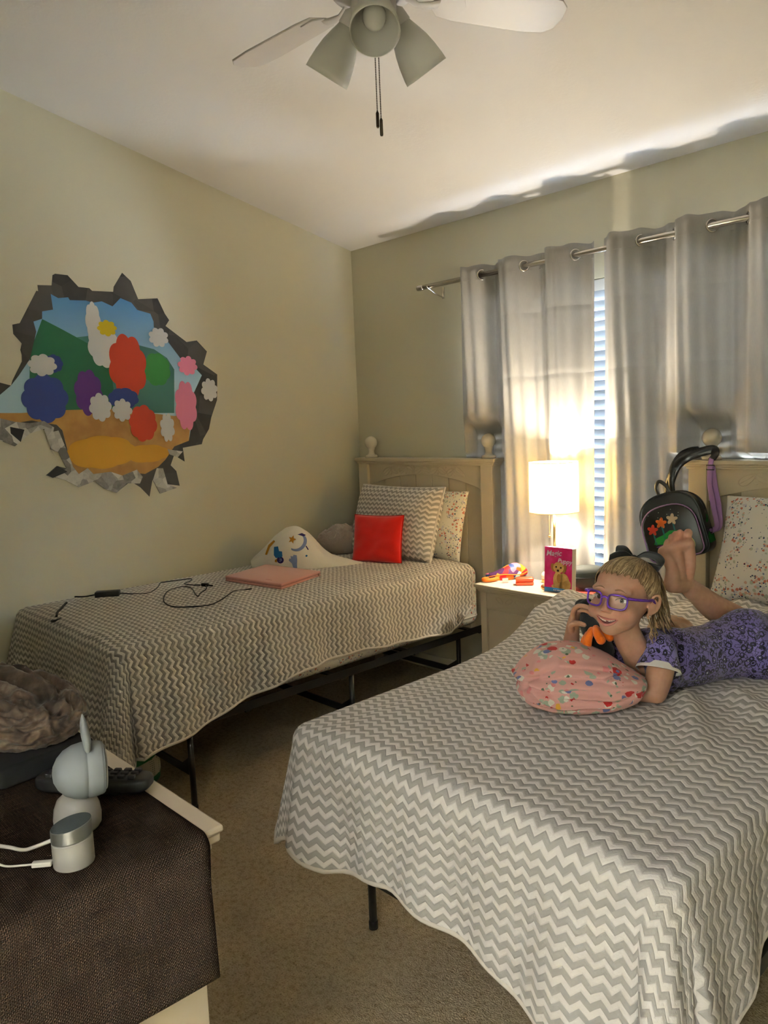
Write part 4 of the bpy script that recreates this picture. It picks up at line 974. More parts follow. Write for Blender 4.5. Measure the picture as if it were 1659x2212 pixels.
# ------------------------------------------------------------------ dresser and what stands on it
DZT, DXR, DYF, DYB, DXL = .80, 2.495, -2.545, -3.05, .95
M_DRS = mat('cream_dresser_paint', (.58, .50, .385), .5, spec=.3, fn=bumpy(.04, 60))
ds = thing('dresser', 'cream dresser in the near corner under a brown woven runner', 'dresser', ((DXL + DXR) / 2, -2.8, 0))
dt = MB(); dt.box((DXL, DYB, DZT - .012), (DXR, DYF, DZT)); dt.box((DXL + .004, DYB, DZT - .028), (DXR - .004, DYF - .004, DZT - .0115)); dt.box((DXL + .014, DYB, DZT - .042), (DXR - .014, DYF - .014, DZT - .0275))
dt.build('top_board', M_DRS, ds, bevel=.004, merge=False)
bd = MB(); bd.box((DXL + .03, DYB, .07), (DXR - .025, DYF - .035, DZT - .0415))
for x in (DXL + .03, DXR - .075):
    for y in (DYB, DYF - .075): bd.box((x, y, 0), (x + .05, y + .05, .075))
bd.build('cabinet_body', M_DRS, ds, bevel=.002, merge=False)
for r in range(3):
    for c in range(2):
        x0 = DXL + .05 + c * .725; z0 = .10 + r * .215
        d_ = MB().rbox((x0, DYF - .036, z0), (x0 + .70, DYF - .022, z0 + .195), .003, 2).build('drawer', M_DRS, ds)
        MB().lathe([(0, .022), (.010, .022), (.013, .017), (.012, .010), (.006, .006), (.006, 0)], (x0 + .35, DYF - .022, z0 + .10), 16, Matrix.Rotation(-PI / 2, 4, 'X')).build('knob', M_BALL, d_, smooth=True)
# woven runner: along the top and down over the end
def f_weave(t, b):
    uv = t.coord('UV'); S_ = 390
    sx = t.new('ShaderNodeSeparateXYZ'); t.link(uv, sx.inputs[0])
    u = t.math('MULTIPLY', sx.outputs[0], S_); v = t.math('MULTIPLY', sx.outputs[1], S_)
    ch = t.math('MODULO', t.math('ADD', t.math('FLOOR', u), t.math('FLOOR', v)), 2.0)
    hu = t.math('SINE', t.math('MULTIPLY', t.math('FRACT', u), PI)); hv = t.math('SINE', t.math('MULTIPLY', t.math('FRACT', v), PI))
    h = t.math('ADD', t.math('MULTIPLY', ch, hu), t.math('MULTIPLY', t.math('SUBTRACT', 1.0, ch), hv))
    nw = t.noise(t.coord('UV', (900, 22, 1)), 1, 2); nf = t.noise(t.coord('UV', (22, 900, 1)), 1, 2)
    n = t.math('ADD', t.math('MULTIPLY', ch, nw), t.math('MULTIPLY', t.math('SUBTRACT', 1.0, ch), nf))
    cc = t.ramp(n, [(.38, (.006, .004, .003)), (.53, (.022, .013, .008)), (.68, (.06, .038, .025))])
    t.link(t.mix(t.math('MULTIPLY', t.math('LESS_THAN', h, .38), .8), cc, (.008, .005, .004)), b.inputs['Base Color'])
    t.link(t.bump(h, .8, .0012), b.inputs['Normal'])
M_RUN = mat('brown_woven_vinyl', (.06, .04, .03), .85, spec=.04, fn=f_weave)
rn = thing('table_runner', 'dark brown woven runner draped over the end of the dresser', 'table runner', (2.0, -2.77, DZT), None)
RY0, RY1, zr = -2.955, -2.581, DZT + .0025; r_b = .020; XO = DXR + .016
pth = [(x, zr) for x in np.linspace(1.0, XO - r_b, 40)] + [(XO - r_b + r_b * math.sin(a), zr - r_b * (1 - math.cos(a))) for a in np.linspace(0, PI / 2, 10)[1:]] + [(XO - .008 * min(1, (zr - r_b - z) / .06), z) for z in np.linspace(zr - r_b, .562, 24)[1:]]
LL = [0]
for p, q in zip(pth, pth[1:]): LL.append(LL[-1] + math.dist(p, q))
nv = 30; vs = []; uv = []
for i, (x, z) in enumerate(pth):
    for j in range(nv + 1):
        y = RY0 + (RY1 - RY0) * j / nv; drop = max(0, zr - z)
        vs.append((x + .004 * math.sin(y * 14) * drop * 3, y + .02 * drop * (1 if j > nv / 2 else 0) * (j / nv), z)); uv.append((LL[i], y + 5))
m = MB(); n1 = nv + 1; m.add(vs, [(i*n1+j, i*n1+j+1, (i+1)*n1+j+1, (i+1)*n1+j) for i in range(len(pth)-1) for j in range(nv)])
m.build('woven_mat', M_RUN, rn, smooth=True, solid=.0018, uvs=uv)
ZR_ = zr + .0012
# rabbit shaped camera
M_GREYS = mat('grey_silicone', (.225, .245, .27), .7, spec=.2, fn=bumpy(.1, 500, .0005)); M_WPL = mat('white_plastic', (.32, .31, .295), .4)
rb = thing('baby_camera', 'white camera wearing a grey rabbit eared cover on the dresser', 'camera', (2.335, -2.711, ZR_))
cx, cy = 2.335, -2.711
MB().lathe([(0, ZR_), (.031, ZR_), (.035, ZR_ + .006), (.036, ZR_ + .02), (.034, ZR_ + .035), (.029, ZR_ + .048), (.020, ZR_ + .056), (0, ZR_ + .058)], (cx, cy, 0), 40).build('base', M_WPL, rb, smooth=True)
hd = Vector((.30, .95, -.05)).normalized(); hc = Vector((cx + .010, cy + .012, ZR_ + .094)); RH = hd.to_track_quat('Z', 'Y').to_matrix().to_4x4()
pr_ = [(0, -.046), (.012, -.0445), (.024, -.0385), (.034, -.029), (.0405, -.016), (.043, -.003), (.0432, .002), (.0418, .003), (.0418, .0045), (.0432, .0055), (.0425, .018), (.041, .025), (.0405, .0265), (.0400, .0265), (.0398, .028), (.038, .030), (0, .030)]
MB().lathe(pr_, hc, 48, RH).build('silicone_hood', M_GREYS, rb, smooth=True)
MB().lathe([(0, .0302), (.034, .0302), (.035, .0312), (.033, .033), (0, .034)], hc, 36, RH).build('camera_face', M_WPL, rb, smooth=True)
side = hd.cross(Vector((0, 0, 1))).normalized()
for s in (-1, 1):
    pts = []
    bs = hc + hd * .008 + side * (s * .011) + Vector((0, 0, .034)); tp_ = bs + Vector((0, 0, .050)) + side * (s * .004) - hd * .002
    er = MB(); n_ = 14
    P0 = [bs.lerp(tp_, k / n_) + side * (s * .005 * math.sin(PI * k / n_)) for k in range(n_ + 1)]
    Rr = [.0145 * (math.sin(PI * (.18 + .80 * k / n_)) ** .75) + .0008 for k in range(n_ + 1)]
    er.tube(P0, Rr, 16, flat=(hd, .42)); er.build('rabbit_ear', M_GREYS, rb, smooth=True)
# remote
M_RBR = mat('black_remote_plastic', (.010, .010, .011), .4, spec=.4); M_KEY = mat('soft_key_rubber', (.03, .03, .033), .55)
rm = thing('remote_control', 'black television remote lying behind the rabbit camera', 'remote control', (2.235, -2.635, ZR_))
TR = Matrix.Translation((2.232, -2.640, ZR_)) @ Matrix.Rotation(math.atan2(.128, .156), 4, 'Z')
def f_rm(d):
    x, y, z = d; s = lambda q, p: math.copysign(abs(q) ** p, q)
    w_ = .026 * (1 - .10 * math.cos(x * 3)); return (s(x, .45) * .104, s(y, .55) * w_, .0165 + s(z, .5) * .0155 + .003 * x * x)
blob('shell', TR, f_rm, M_RBR, rm, 5)
ky = MB(); wk = MB()
for i in range(9):
    for j in range(3):
        x, y = -.075 + i * .0188, -.013 + j * .013
        (wk if (i, j) == (5, 0) else ky).rbox((x - .0062, y - .0042, .030), (x + .0062, y + .0042, .0348 + .003 * (x / .104) ** 2), .0015, 2, TR)
ky.build('keypad', M_KEY, rm, merge=False); wk.build('white_key', M_WPL, rm)
# white speaker puck with slanted mesh top
M_BAND = mat('grey_metal_band', (.20, .20, .20), .35, .7); M_MESH = mat('dark_speaker_cloth', (.035, .042, .042), .9, fn=bumpy(.8, 900, .001))
sp = thing('smart_speaker', 'small white cylinder speaker with grey band and dark slanted top', 'speaker', (2.431, -2.756, ZR_))
cs_ = (2.431, -2.756, 0); nx = np.array((.55, .62))      # slant direction
def cyl(z0, z1, r0, r1, s0, s1, n=48, cap=(1, 1)):
    m = MB(); vs = []
    for r, z, s in ((r0, z0, s0), (r1, z1, s1)):
        for k in range(n):
            a = 2 * PI * k / n; x, y = r * math.cos(a), r * math.sin(a); vs.append((cs_[0] + x, cs_[1] + y, z + s * (x * nx[0] + y * nx[1])))
    fs = [(k, (k + 1) % n, n + (k + 1) % n, n + k) for k in range(n)]
    if cap[0]: fs.append(tuple(range(n))[::-1])
    if cap[1]: fs.append(tuple(range(n, 2 * n)))
    m.add(vs, fs); return m
cyl(ZR_, ZR_ + .040, .0285, .0285, 0, .13).build('body', M_WPL, sp, bevel=.002)
bnd = cyl(ZR_ + .0405, ZR_ + .060, .0287, .0285, .13, .22).build('metal_band', M_BAND, sp, bevel=.0008)
cyl(ZR_ + .0602, ZR_ + .0612, .0280, .0275, .22, .22).build('mesh_top', M_MESH, sp, bevel=.0004)
pt_ = MB(); Vd = Vector((-.10, -.995, 0)).normalized(); Sd = Vector((.995, -.1, 0))
pt_.sphere(Vector((cs_[0], cs_[1], ZR_ + .017)) + Vd * .0283 - Sd * .004, .0016, 10); pt_.build('reset_hole', M_INK, sp, smooth=True)
M_WCAB = mat('white_cable', (.68, .66, .62), .45)
uc = thing('charging_cable', 'thin white cable with a plug at the speaker base', 'cable', (2.40, -2.80, ZR_))
pg = Vector((cs_[0], cs_[1], ZR_ + .008)) + Vd * .0285 - Sd * .006
dv = Vector((-.62, -.78, 0)).normalized(); TU = Matrix.Translation(pg) @ Matrix.Rotation(math.atan2(dv.y, dv.x), 4, 'Z')
MB().rbox((.0, -.005, -.0035), (.028, .005, .0035), .0016, 2, TU).build('plug', M_WCAB, uc, smooth=True)
pe = pg + dv * .028
MB().tube(spline([tuple(pe - dv * .003), tuple(pe + dv * .012), (2.375, -2.832, ZR_ + .005), (2.345, -2.842, ZR_ + .004), (2.31, -2.862, ZR_ + .003), (2.27, -2.915, ZR_ + .003), (2.22, -2.99, ZR_ + .003)], 8), .0016, 8).build('cord', M_WCAB, uc, smooth=True)
wc = thing('power_cord', 'thick white cord running left from behind the speaker', 'cable', (2.35, -2.80, ZR_))
MB().tube(spline([(2.408, -2.778, ZR_ + .034), (2.385, -2.795, ZR_ + .022), (2.355, -2.802, ZR_ + .009), (2.315, -2.815, ZR_ + .004), (2.26, -2.85, ZR_ + .003), (2.2, -2.92, ZR_ + .003)], 8), .0028, 10).build('cord', M_WCAB, wc, smooth=True)
# crumpled brown velvet bag on a black box
def f_velvet(t, b):
    v = t.coord('Object'); n = t.noise(v, 26, 4, .6); n2 = t.noise(v, 9, 2)
    t.link(t.ramp(t.math('ADD', t.math('MULTIPLY', n, .6), t.math('MULTIPLY', n2, .4)), [(.36, (.012, .008, .006)), (.47, (.05, .030, .020)), (.56, (.105, .068, .046)), (.68, (.24, .20, .16))]), b.inputs['Base Color'])
    t.link(t.bump(t.noise(v, 24, 2), .25, .006), b.inputs['Normal'])
M_VEL = mat('crushed_brown_velvet', (.1, .07, .05), .6, sheen=.25, fn=f_velvet)
M_BLKC = mat('matt_black', (.004, .004, .005), .8)
bbx = thing('black_box', 'plain black box on the dresser under the brown velvet bag', 'box', (1.93, -2.69, ZR_))
TX = Matrix.Translation((1.945, -2.690, ZR_)) @ Matrix.Rotation(math.radians(6), 4, 'Z')
MB().rbox((-.15, -.085, .0005), (.16, .095, .040), .010, 3, TX).build('box_body', M_BLKC, bbx, smooth=True)
vb = thing('velvet_bag', 'crumpled brown crushed velvet bag on the black box', 'bag', (1.93, -2.69, ZR_ + .041))
TVb = Matrix.Translation((1.905, -2.675, ZR_ + .0415)) @ Matrix.Rotation(math.radians(12), 4, 'Z')
def f_vb(d):
    x, y, z = d; s = lambda q, p: math.copysign(abs(q) ** p, q)
    f = folds((x * .5, y * 1.6, z * 1.4), 1.7, 2.2) * .016 + folds((x * .45, y * 2.4, z * 2.4), 2.6, 8.2) * .014 + folds((x, y, z), 5, 4.2) * .002
    k = 1 + f * 3
    return (s(x, .8) * .175 * k, s(y, .85) * .105 * k, max(.0005, .036 + s(z, .9) * .040 + f * (z + .2) - .012 * x))
blob('velvet', TVb, f_vb, M_VEL, vb, 6)
# green and white mesh bag under the corner bed
def f_mesh(t, b):
    v = t.coord('Object'); q = t.voro(v, 120, 0.0); hole = t.math('GREATER_THAN', q.outputs['Distance'], .45)
    sx = t.new('ShaderNodeSeparateXYZ'); t.link(v, sx.inputs[0])
    st_ = t.math('GREATER_THAN', t.math('FRACT', t.math('MULTIPLY', t.math('ADD', sx.outputs[0], sx.outputs[2]), 7)), .52)
    t.link(t.mix(t.math('LESS_THAN', q.outputs['Distance'], .26), t.mix(st_, (.62, .60, .50), (.03, .20, .07)), (.10, .16, .08)), b.inputs['Base Color'])
M_MSH = mat('green_white_mesh', (.5, .5, .4), .8, fn=f_mesh)
mg = thing('mesh_bag', 'green and white mesh bag on the carpet under the corner bed', 'bag', (.63, -1.90, 0))
TMg = Matrix.Translation((.62, -1.86, .0)) @ Matrix.Rotation(math.radians(8), 4, 'Z')
def f_mg(d):
    x, y, z = d; s = lambda q, p: math.copysign(abs(q) ** p, q)
    f = folds((x, y, z), 2.4, 9.1) * .02
    return (s(x, .45) * .105 * (1 + f), s(y, .5) * .08 * (1 + f), .085 + s(z, .6) * .084)
blob('mesh_body', TMg, f_mg, M_MSH, mg, 5)
MB().tube([TMg @ Vector(p) for p in spline([(-.05, -.06, .16), (-.04, -.075, .185), (.03, -.078, .185), (.05, -.06, .16)], 6)], .004, 8).build('handle', M_MSH, mg, smooth=True)

# ------------------------------------------------------------------ backpack hanging from the finial
M_LEA = mat('black_faux_leather', (.012, .012, .011), .32, spec=.5, fn=bumpy(.15, 300, .001)); M_LAV = mat('lavender_webbing', (.36, .20, .46), .6, fn=bumpy(.3, 400, .001)); M_LAVD = mat('lavender_piping', (.30, .17, .38), .5)
bp = thing('backpack', 'small black backpack with lavender straps hanging from the headboard finial', 'backpack', (2.09, -.20, .85))
TBk = Matrix.Translation((2.098, -.190, .965)) @ Matrix.Rotation(math.radians(10), 4, 'Z') @ Matrix.Rotation(math.radians(-17), 4, 'Y') @ Matrix.Rotation(math.radians(-4), 4, 'X')
def outline(w, h, r, n=10):
    """rounded top arch outline, centre origin"""
    P = []
    for a in np.linspace(0, PI, 2 * n): P.append((w / 2 * math.copysign(abs(math.cos(a)) ** .8, math.cos(a)), h / 2 - w * .42 + w * .42 * math.sin(a) ** .9))
    for cx_, a0 in ((-w / 2 + r, PI), (w / 2 - r, 1.5 * PI)):
        for a in np.linspace(a0, a0 + PI / 2, n): P.append((cx_ + r * math.cos(a), -h / 2 + r + r * math.sin(a)))
    return P
ol = outline(.240, .265, .035); nO = len(ol)
def shell(name, m, ol, y0, y1, puff, parent, T):
    mb_ = MB(); n = len(ol); rings = []
    for yy, k in ((y0 + .004, .965), (y0, .99), (y0 + .006, 1.0), (y1 - .006, 1.0), (y1, .98)): rings.append([(u * k, yy, v * k) for u, v in ol])
    cap0 = []
    vs = []; fs = []
    for k in (0, .35, .62, .82, .93):                      # puffed front
        for u, v in ol: vs.append((u * k, y0 + .004 - puff * (1 - k ** 2.2), v * k))
    for rg in rings: vs += rg
    R_n = 5 + len(rings)
    for i in range(R_n - 1):
        for j in range(n): fs.append((i*n+j, i*n+(j+1)%n, (i+1)*n+(j+1)%n, (i+1)*n+j))
    fs.append(tuple((R_n-1)*n+j for j in range(n)))
    mb_.add([T @ Vector(p) for p in vs], fs); return mb_.build(name, m, parent, smooth=True)
body = shell('body', M_LEA, ol, -.045, .055, .004, bp, TBk)
ol2 = outline(.218, .212, .03); T2 = TBk @ Matrix.Translation((-.002, 0, -.022))
M_PRT = mat('printed_black_panel', (.012, .011, .010), .35, spec=.45)
fp = shell('front_pocket', M_PRT, ol2, -.075, -.043, .010, bp, T2)
MB().tube([T2 @ Vector((u * 1.0, -.0735, v * 1.0)) for u, v in ol2], .0026, 8, closed=True).build('piping', M_LAVD, fp, smooth=True)
MB().tube([TBk @ Vector((u * 1.0, -.043, v)) for u, v in ol], .0022, 8, closed=True).build('piping', M_LEA, body, smooth=True)
MB().tube([TBk @ Vector((u * 1.004, .015, v * 1.004)) for u, v in ol[:22]], .003, 8).build('zipper', M_BLACK, body, smooth=True)
zpm = MB(); zpm.rbox((-.004, -.003, -.016), (.004, .003, .016), .001, 2, TBk @ Matrix.Translation((.116, .018, .035))); zpm.build('zip_pull', M_STEEL, body)
# printed picture: a plain night garden (green bush, pale moon, flowers, stars)
PK = dict(g=P_('print_green', (.03, .24, .05)), m=P_('print_moon', (.62, .60, .28)), r=P_('print_red', (.50, .05, .03)), o=P_('print_orange', (.66, .14, .03)), c=P_('print_cream', (.62, .50, .34)), p=P_('print_purple', (.22, .08, .26)), w=P_('print_star', (.6, .62, .55)), t=P_('print_teal', (.03, .13, .13)))
TFp = T2 @ Matrix(((1, 0, 0, 0), (0, 0, 1, -.3), (0, 1, 0, 0), (0, 0, 0, 1))); axp = (T2.to_3x3() @ Vector((0, 1, 0))).normalized()
def petal(u, v, a, b, rot): return [(u + a * math.cos(q) * math.cos(rot) - b * math.sin(q) * math.sin(rot), v + a * math.cos(q) * math.sin(rot) + b * math.sin(q) * math.cos(rot)) for q in np.linspace(0, 2 * PI, 17)[:-1]]
arts = [('moon_print', circ(.03, -.062, .05, .042), PK['m']), ('bush_print', [(-.075, -.035), (-.06, -.012), (-.03, -.006), (0, .006), (.03, .0), (.045, -.018), (.01, -.036), (-.04, -.042)], PK['g']), ('shrub_print', [(-.07, -.046), (-.03, -.043), (.02, -.038), (-.01, -.055), (-.05, -.06)], PK['p'])]
for u, v, cN, hN in ((-.065, .01, 'r', .03), (-.025, .03, 'o', .034), (.02, .035, 'c', .04)):
    arts.append(('stem_print', [(u - .003, v - .05), (u + .003, v - .05), (u + .003, v), (u - .003, v)], PK['t']))
    for k in range(5): arts.append(('flower_print', petal(u + .011 * math.cos(k * 1.257), v + .012 + .011 * math.sin(k * 1.257), .012, .007, k * 1.257), PK[cN]))
for k in range(9): arts.append(('star_print', circ(-.07 + .15 * rng.random(), .045 + .045 * rng.random(), .0016, n=8), PK['w']))
project(fp, arts, TFp, fp, axp, .0008, .012)
TSd = TBk @ Matrix(((0, 0, 1, .3), (1, 0, 0, 0), (0, 1, 0, 0), (0, 0, 0, 1))); axs = (TBk.to_3x3() @ Vector((-1, 0, 0))).normalized()
project(body, [('hill_print', [(-.04, -.10), (-.04, -.075), (-.01, -.055), (.03, -.05), (.05, -.06), (.05, -.095), (0, -.098)], PK['g']), ('sprout_print', petal(.02, .0, .016, .008, 1.2), PK['g']), ('sprout_print', petal(.005, -.012, .012, .007, .2), PK['g'])], TSd, body, axs, .0008, .012)
lp_ = lambda name, pts, r, k, m: MB().tube(spline(pts, 8), r, 10, flat=((0, -1, 0), k)).build(name, m, bp, smooth=True)
topc = TBk @ Vector((0, .03, .128))
lp_('carry_handle', [tuple(TBk @ Vector((-.035, .02, .122))), tuple(TBk @ Vector((-.04, .02, .165))), tuple(TBk @ Vector((-.022, .02, .188))), tuple(TBk @ Vector((.0, .02, .165))), tuple(TBk @ Vector((.012, .02, .125)))], .0075, .35, M_LEA)
lp_('shoulder_strap', [(2.045, -.15, 1.075), (2.06, -.155, 1.14), (2.085, -.15, 1.20), (2.125, -.14, 1.236), (2.165, -.112, 1.254), (2.205, -.095, 1.262), (2.222, -.112, 1.245), (2.216, -.128, 1.225)], .019, .42, M_LEA)
lp_('shoulder_strap', [(2.07, -.16, 1.085), (2.068, -.165, 1.15), (2.072, -.15, 1.205), (2.09, -.125, 1.245), (2.115, -.10, 1.262), (2.14, -.075, 1.266)], .013, .42, M_LEA)
lp_('webbing', [(2.216, -.130, 1.232), (2.215, -.142, 1.19), (2.217, -.148, 1.13), (2.232, -.155, 1.06), (2.247, -.16, 1.0), (2.252, -.162, .965), (2.228, -.165, .945)], .0105, .18, M_LAV)
lp_('webbing', [(2.222, -.136, 1.20), (2.238, -.145, 1.12), (2.256, -.152, 1.04), (2.262, -.158, .97), (2.235, -.160, .950)], .0105, .18, M_LAV)
bkl = MB()
for q, (x, y, z) in enumerate(((2.217, -.140, 1.195), (2.224, -.168, .952))):
    bkl.tube([(x - .015, y - .004, z - .009), (x + .015, y - .004, z - .009), (x + .015, y - .004, z + .009), (x - .015, y - .004, z + .009)], .0022, 8, closed=True)
bkl.build('buckle', M_BLACK, bp, smooth=True, merge=False)
# ------------------------------------------------------------------ the girl
def f_skin(t, b):
    at = t.new('ShaderNodeAttribute', attribute_name='tint'); n = t.noise(t.coord('Object'), 60, 3)
    base = t.ramp(n, [(.3, (.46, .255, .18)), (.7, (.52, .30, .215))])
    t.link(t.mix(at.outputs['Fac'], base, (.46, .125, .105)), b.inputs['Base Color'])
M_SKIN = mat('fair_skin', (.60, .36, .26), .5, spec=.3, fn=f_skin, **{'Subsurface Weight': .12, 'Subsurface Radius': (.010, .004, .002), 'Subsurface Scale': .5})
HC = Vector((2.5672, -1.4359, .9712)); HM = Matrix.Translation(HC) @ frame((.07, -.985, .14), (.06, .225, .965)).to_4x4() @ Matrix.Scale(.97, 4)
# head shape as a distance field, sampled along directions from the head centre
def sd_ell(p, c, r):
    q = (p - np.array(c)) / np.array(r); k0 = np.linalg.norm(q, axis=-1); k1 = np.linalg.norm(q / np.array(r), axis=-1)
    return k0 * (k0 - 1) / np.maximum(k1, 1e-9)
def sd_cap(p, a, b, ra, rb=None):
    a = np.array(a, float); b = np.array(b, float); rb = ra if rb is None else rb
    h = np.clip(((p - a) @ (b - a)) / ((b - a) @ (b - a)), 0, 1); return np.linalg.norm(p - a - h[..., None] * (b - a), axis=-1) - (ra + (rb - ra) * h)
def smin(a, b, k): h = np.clip(.5 + .5 * (b - a) / k, 0, 1); return b * (1 - h) + a * h - k * h * (1 - h)
def smax(a, b, k): return -smin(-a, -b, k)
MOUTH = [(x, -.0885 + 1.9 * x * x * 7, -.0580 + 9.0 * x * x) for x in (-.0265, -.0135, 0, .0135, .0265)]
def head_sdf(p, detail=True):
    d = sd_ell(p, (0, .020, .020), (.0705, .083, .074))
    d = smin(d, sd_ell(p, (0, -.022, .030), (.058, .058, .054)), .02)
    d = smin(d, sd_ell(p, (0, -.020, -.028), (.0575, .066, .062)), .02)
    d = smin(d, sd_ell(p, (0, -.052, -.078), (.021, .024, .0175)), .022)
    for s in (-1, 1):
        d = smin(d, sd_ell(p, (s * .036, -.053, -.036), (.026, .029, .025)), .016)
        d = smin(d, sd_ell(p, (s * .030, -.070, .018), (.022, .010, .008)), .020)
    if not detail: return d
    for s in (-1, 1):
        d = smax(d, -sd_ell(p, (s * .0305, -.103, -.003), (.017, .020, .012)), .010)
    d = smin(d, sd_cap(p, (0, -.083, .000), (0, -.096, -.026), .0062, .0085), .010)
    for s in (-1, 1): d = smin(d, sd_ell(p, (s * .0085, -.0895, -.0295), (.0066, .0075, .0062)), .005)
    for a, b_ in zip(MOUTH, MOUTH[1:]):
        d = smax(d, -sd_cap(p, (a[0] * .86, a[1] - .0035, a[2]), (b_[0] * .86, b_[1] - .0035, b_[2]), .0050), .004)
    for s in (-1, 1): d = smax(d, -sd_cap(p, (s * .020, -.094, -.034), (s * .031, -.082, -.056), .0018), .010)     # smile folds
    return d
def surf(dirs, f, rmax=.14):
    dirs = np.asarray(dirs, float); r = np.full(len(dirs), rmax)
    for _ in range(60): r = r - np.clip(f(dirs * r[:, None]), -.01, .01) * .8
    return dirs * r[:, None]
bm = bmesh.new(); bmesh.ops.create_icosphere(bm, subdivisions=6, radius=1)
hd_dirs = np.array([v.co for v in bm.verts]); hd_faces = [[v.index for v in f.verts] for f in bm.faces]; bm.free()
# finer sampling of the face: pull directions towards the front
hd_dirs = hd_dirs + np.array((0, -.55, -.12)) * np.exp(-((1 + hd_dirs[:, 1]) / .8) ** 2)[:, None]; hd_dirs /= np.linalg.norm(hd_dirs, axis=1)[:, None]
hd_pts = surf(hd_dirs, head_sdf)
def front_y(x, z, f=head_sdf):
    y = -.13
    for _ in range(80): y += max(-.01, min(.01, float(f(np.array([[x, y, z]]))[0]))) * .7
    return y
J = dict(neck_lo=(2.571, -1.3861, .8217), neckbase=(2.5704, -1.3472, .8038), Lsh=(2.623, -1.3592, .8216), Lel=(2.6373, -1.4088, .7345), Lwr=(2.5365, -1.4401, .7285), Lhand=(2.5011, -1.4626, .730),
    Rsh=(2.4893, -1.3388, .7859), Rel=(2.4044, -1.4331, .7504), Rwr=(2.4323, -1.4563, .8577), chest=(2.5962, -1.2683, .7785), mid=(2.6253, -1.1969, .7667), waist=(2.6464, -1.1319, .7660), hip=(2.698, -1.0321, .7774),
    hipR=(2.6804, -.9388, .7699), kneeR=(2.6444, -.8102, .7513), calf=(2.6038, -.9912, .8575), ankle=(2.5779, -1.1302, .9511), heel=(2.5687, -1.1816, .9564), ball=(2.5658, -1.1707, 1.0394), hipL=(2.7457, -1.0129, .7598))
J = {k: Vector(v) for k, v in J.items()}
girl = thing('person', 'smiling child in purple glasses and purple dress lying on the near bed', 'person', (2.62, -1.2, .70))
B = MB()
B.add([HM @ Vector(p) for p in hd_pts], hd_faces)
for s in (-1, 1):                                            # ears
    E_ = HM @ Matrix.Translation((s * .0725, .014, -.012)) @ Matrix.Rotation(s * -.42, 4, 'Z') @ Matrix.Rotation(-.18, 4, 'X')
    B.sphere(E_ @ Vector((s * .001, 0, -.002)), (.0045, .014, .022), 20, E_.to_3x3())
    B.tube([E_ @ Vector((s * .004 + s * .003 * math.sin(a), .0165 * math.cos(a), .0045 + .0245 * math.sin(a) * (1.0 if math.sin(a) > 0 else .9))) for a in np.linspace(-2.3, 2.7, 24)], .0040, 10)
    B.sphere(E_ @ Vector((s * .001, -.004, -.026)), (.0048, .0075, .0085), 16, E_.to_3x3())
limb(B, [HM @ Vector((0, .022, -.045)), HM @ Vector((0, .030, -.085)), J['neck_lo'], J['neckbase']], [.040, .036, .037, .046])
limb(B, [J['neckbase'], J['chest'], J['mid'], J['waist'], J['hip']], [.052, .070, .066, .064, .074])
limb(B, [J['Rsh'], (J['Rsh'] + J['Lsh']) / 2 + Vector((0, .02, -.01)), J['Lsh']], [.038, .05, .036])
limb(B, [J['Lsh'], J['Lsh'].lerp(J['Lel'], .5) + Vector((.006, .0, 0)), J['Lel']], [.036, .0335, .0285]); limb(B, [J['Lel'], J['Lel'].lerp(J['Lwr'], .4), J['Lwr']], [.028, .027, .019])
limb(B, [J['Rsh'], J['Rsh'].lerp(J['Rel'], .5), J['Rel']], [.036, .031, .027]); limb(B, [J['Rel'], J['Rel'].lerp(J['Rwr'], .45), J['Rwr']], [.027, .026, .0185])
limb(B, [J['hip'], J['hipR'], J['hipR'].lerp(J['kneeR'], .5), J['kneeR']], [.074, .062, .054, .042])
limb(B, [J['kneeR'], J['kneeR'].lerp(J['calf'], .5) + Vector((0, 0, .004)), J['calf'], J['calf'].lerp(J['ankle'], .55), J['ankle']], [.042, .042, .0385, .030, .0235])
kL, aL = Vector((2.865, -.845, .748)), Vector((2.90, -.60, .742))
limb(B, [J['hip'], J['hipL'], J['hipL'].lerp(kL, .5), kL], [.074, .066, .054, .042]); limb(B, [kL, kL.lerp(aL, .4), aL], [.042, .038, .024]); limb(B, [aL, aL + Vector((.01, .07, -.012)), aL + Vector((.012, .12, -.014))], [.024, .022, .017])
# right foot, sole towards the viewer: heel, arch, ball, five toes
fL, fR = Vector((2.5475, -1.188, 1.044)), Vector((2.592, -1.137, 1.062)); hl = J['heel']
limb(B, [J['ankle'], hl.lerp(J['ankle'], .4), hl], [.0245, .0255, .0235]); limb(B, [J['ankle'] + Vector((0, 0, .004)), J['ankle'].lerp(fR, .5) + Vector((.004, .006, 0)), fR], [.022, .019, .0165])
limb(B, [hl, hl.lerp(fL, .5) + Vector((.008, .008, 0)), fL], [.0225, .0175, .0155]); limb(B, [hl.lerp(J['ankle'], .5), (fL + fR) / 2], [.023, .0175]); limb(B, [fL, (fL + fR) / 2, fR], [.0155, .0175, .0168])
nrm = Vector((-.72, .68, 0))
for k, (tp_, r) in enumerate((((2.5530, -1.179, 1.0715), .0072), ((2.5595, -1.170, 1.0838), .0078), ((2.5670, -1.1615, 1.0912), .0083), ((2.5755, -1.1520, 1.0945), .0087), ((2.5910, -1.1365, 1.0925), .0118))):
    b0 = fL.lerp(fR, (.06, .28, .48, .68, .97)[k]) + Vector((0, 0, .006)); tpv = Vector(tp_)
    limb(B, [b0, b0.lerp(tpv, .6) + nrm * .003, tpv - nrm * .001], [r * .95, r * .92, r], 14, 3)
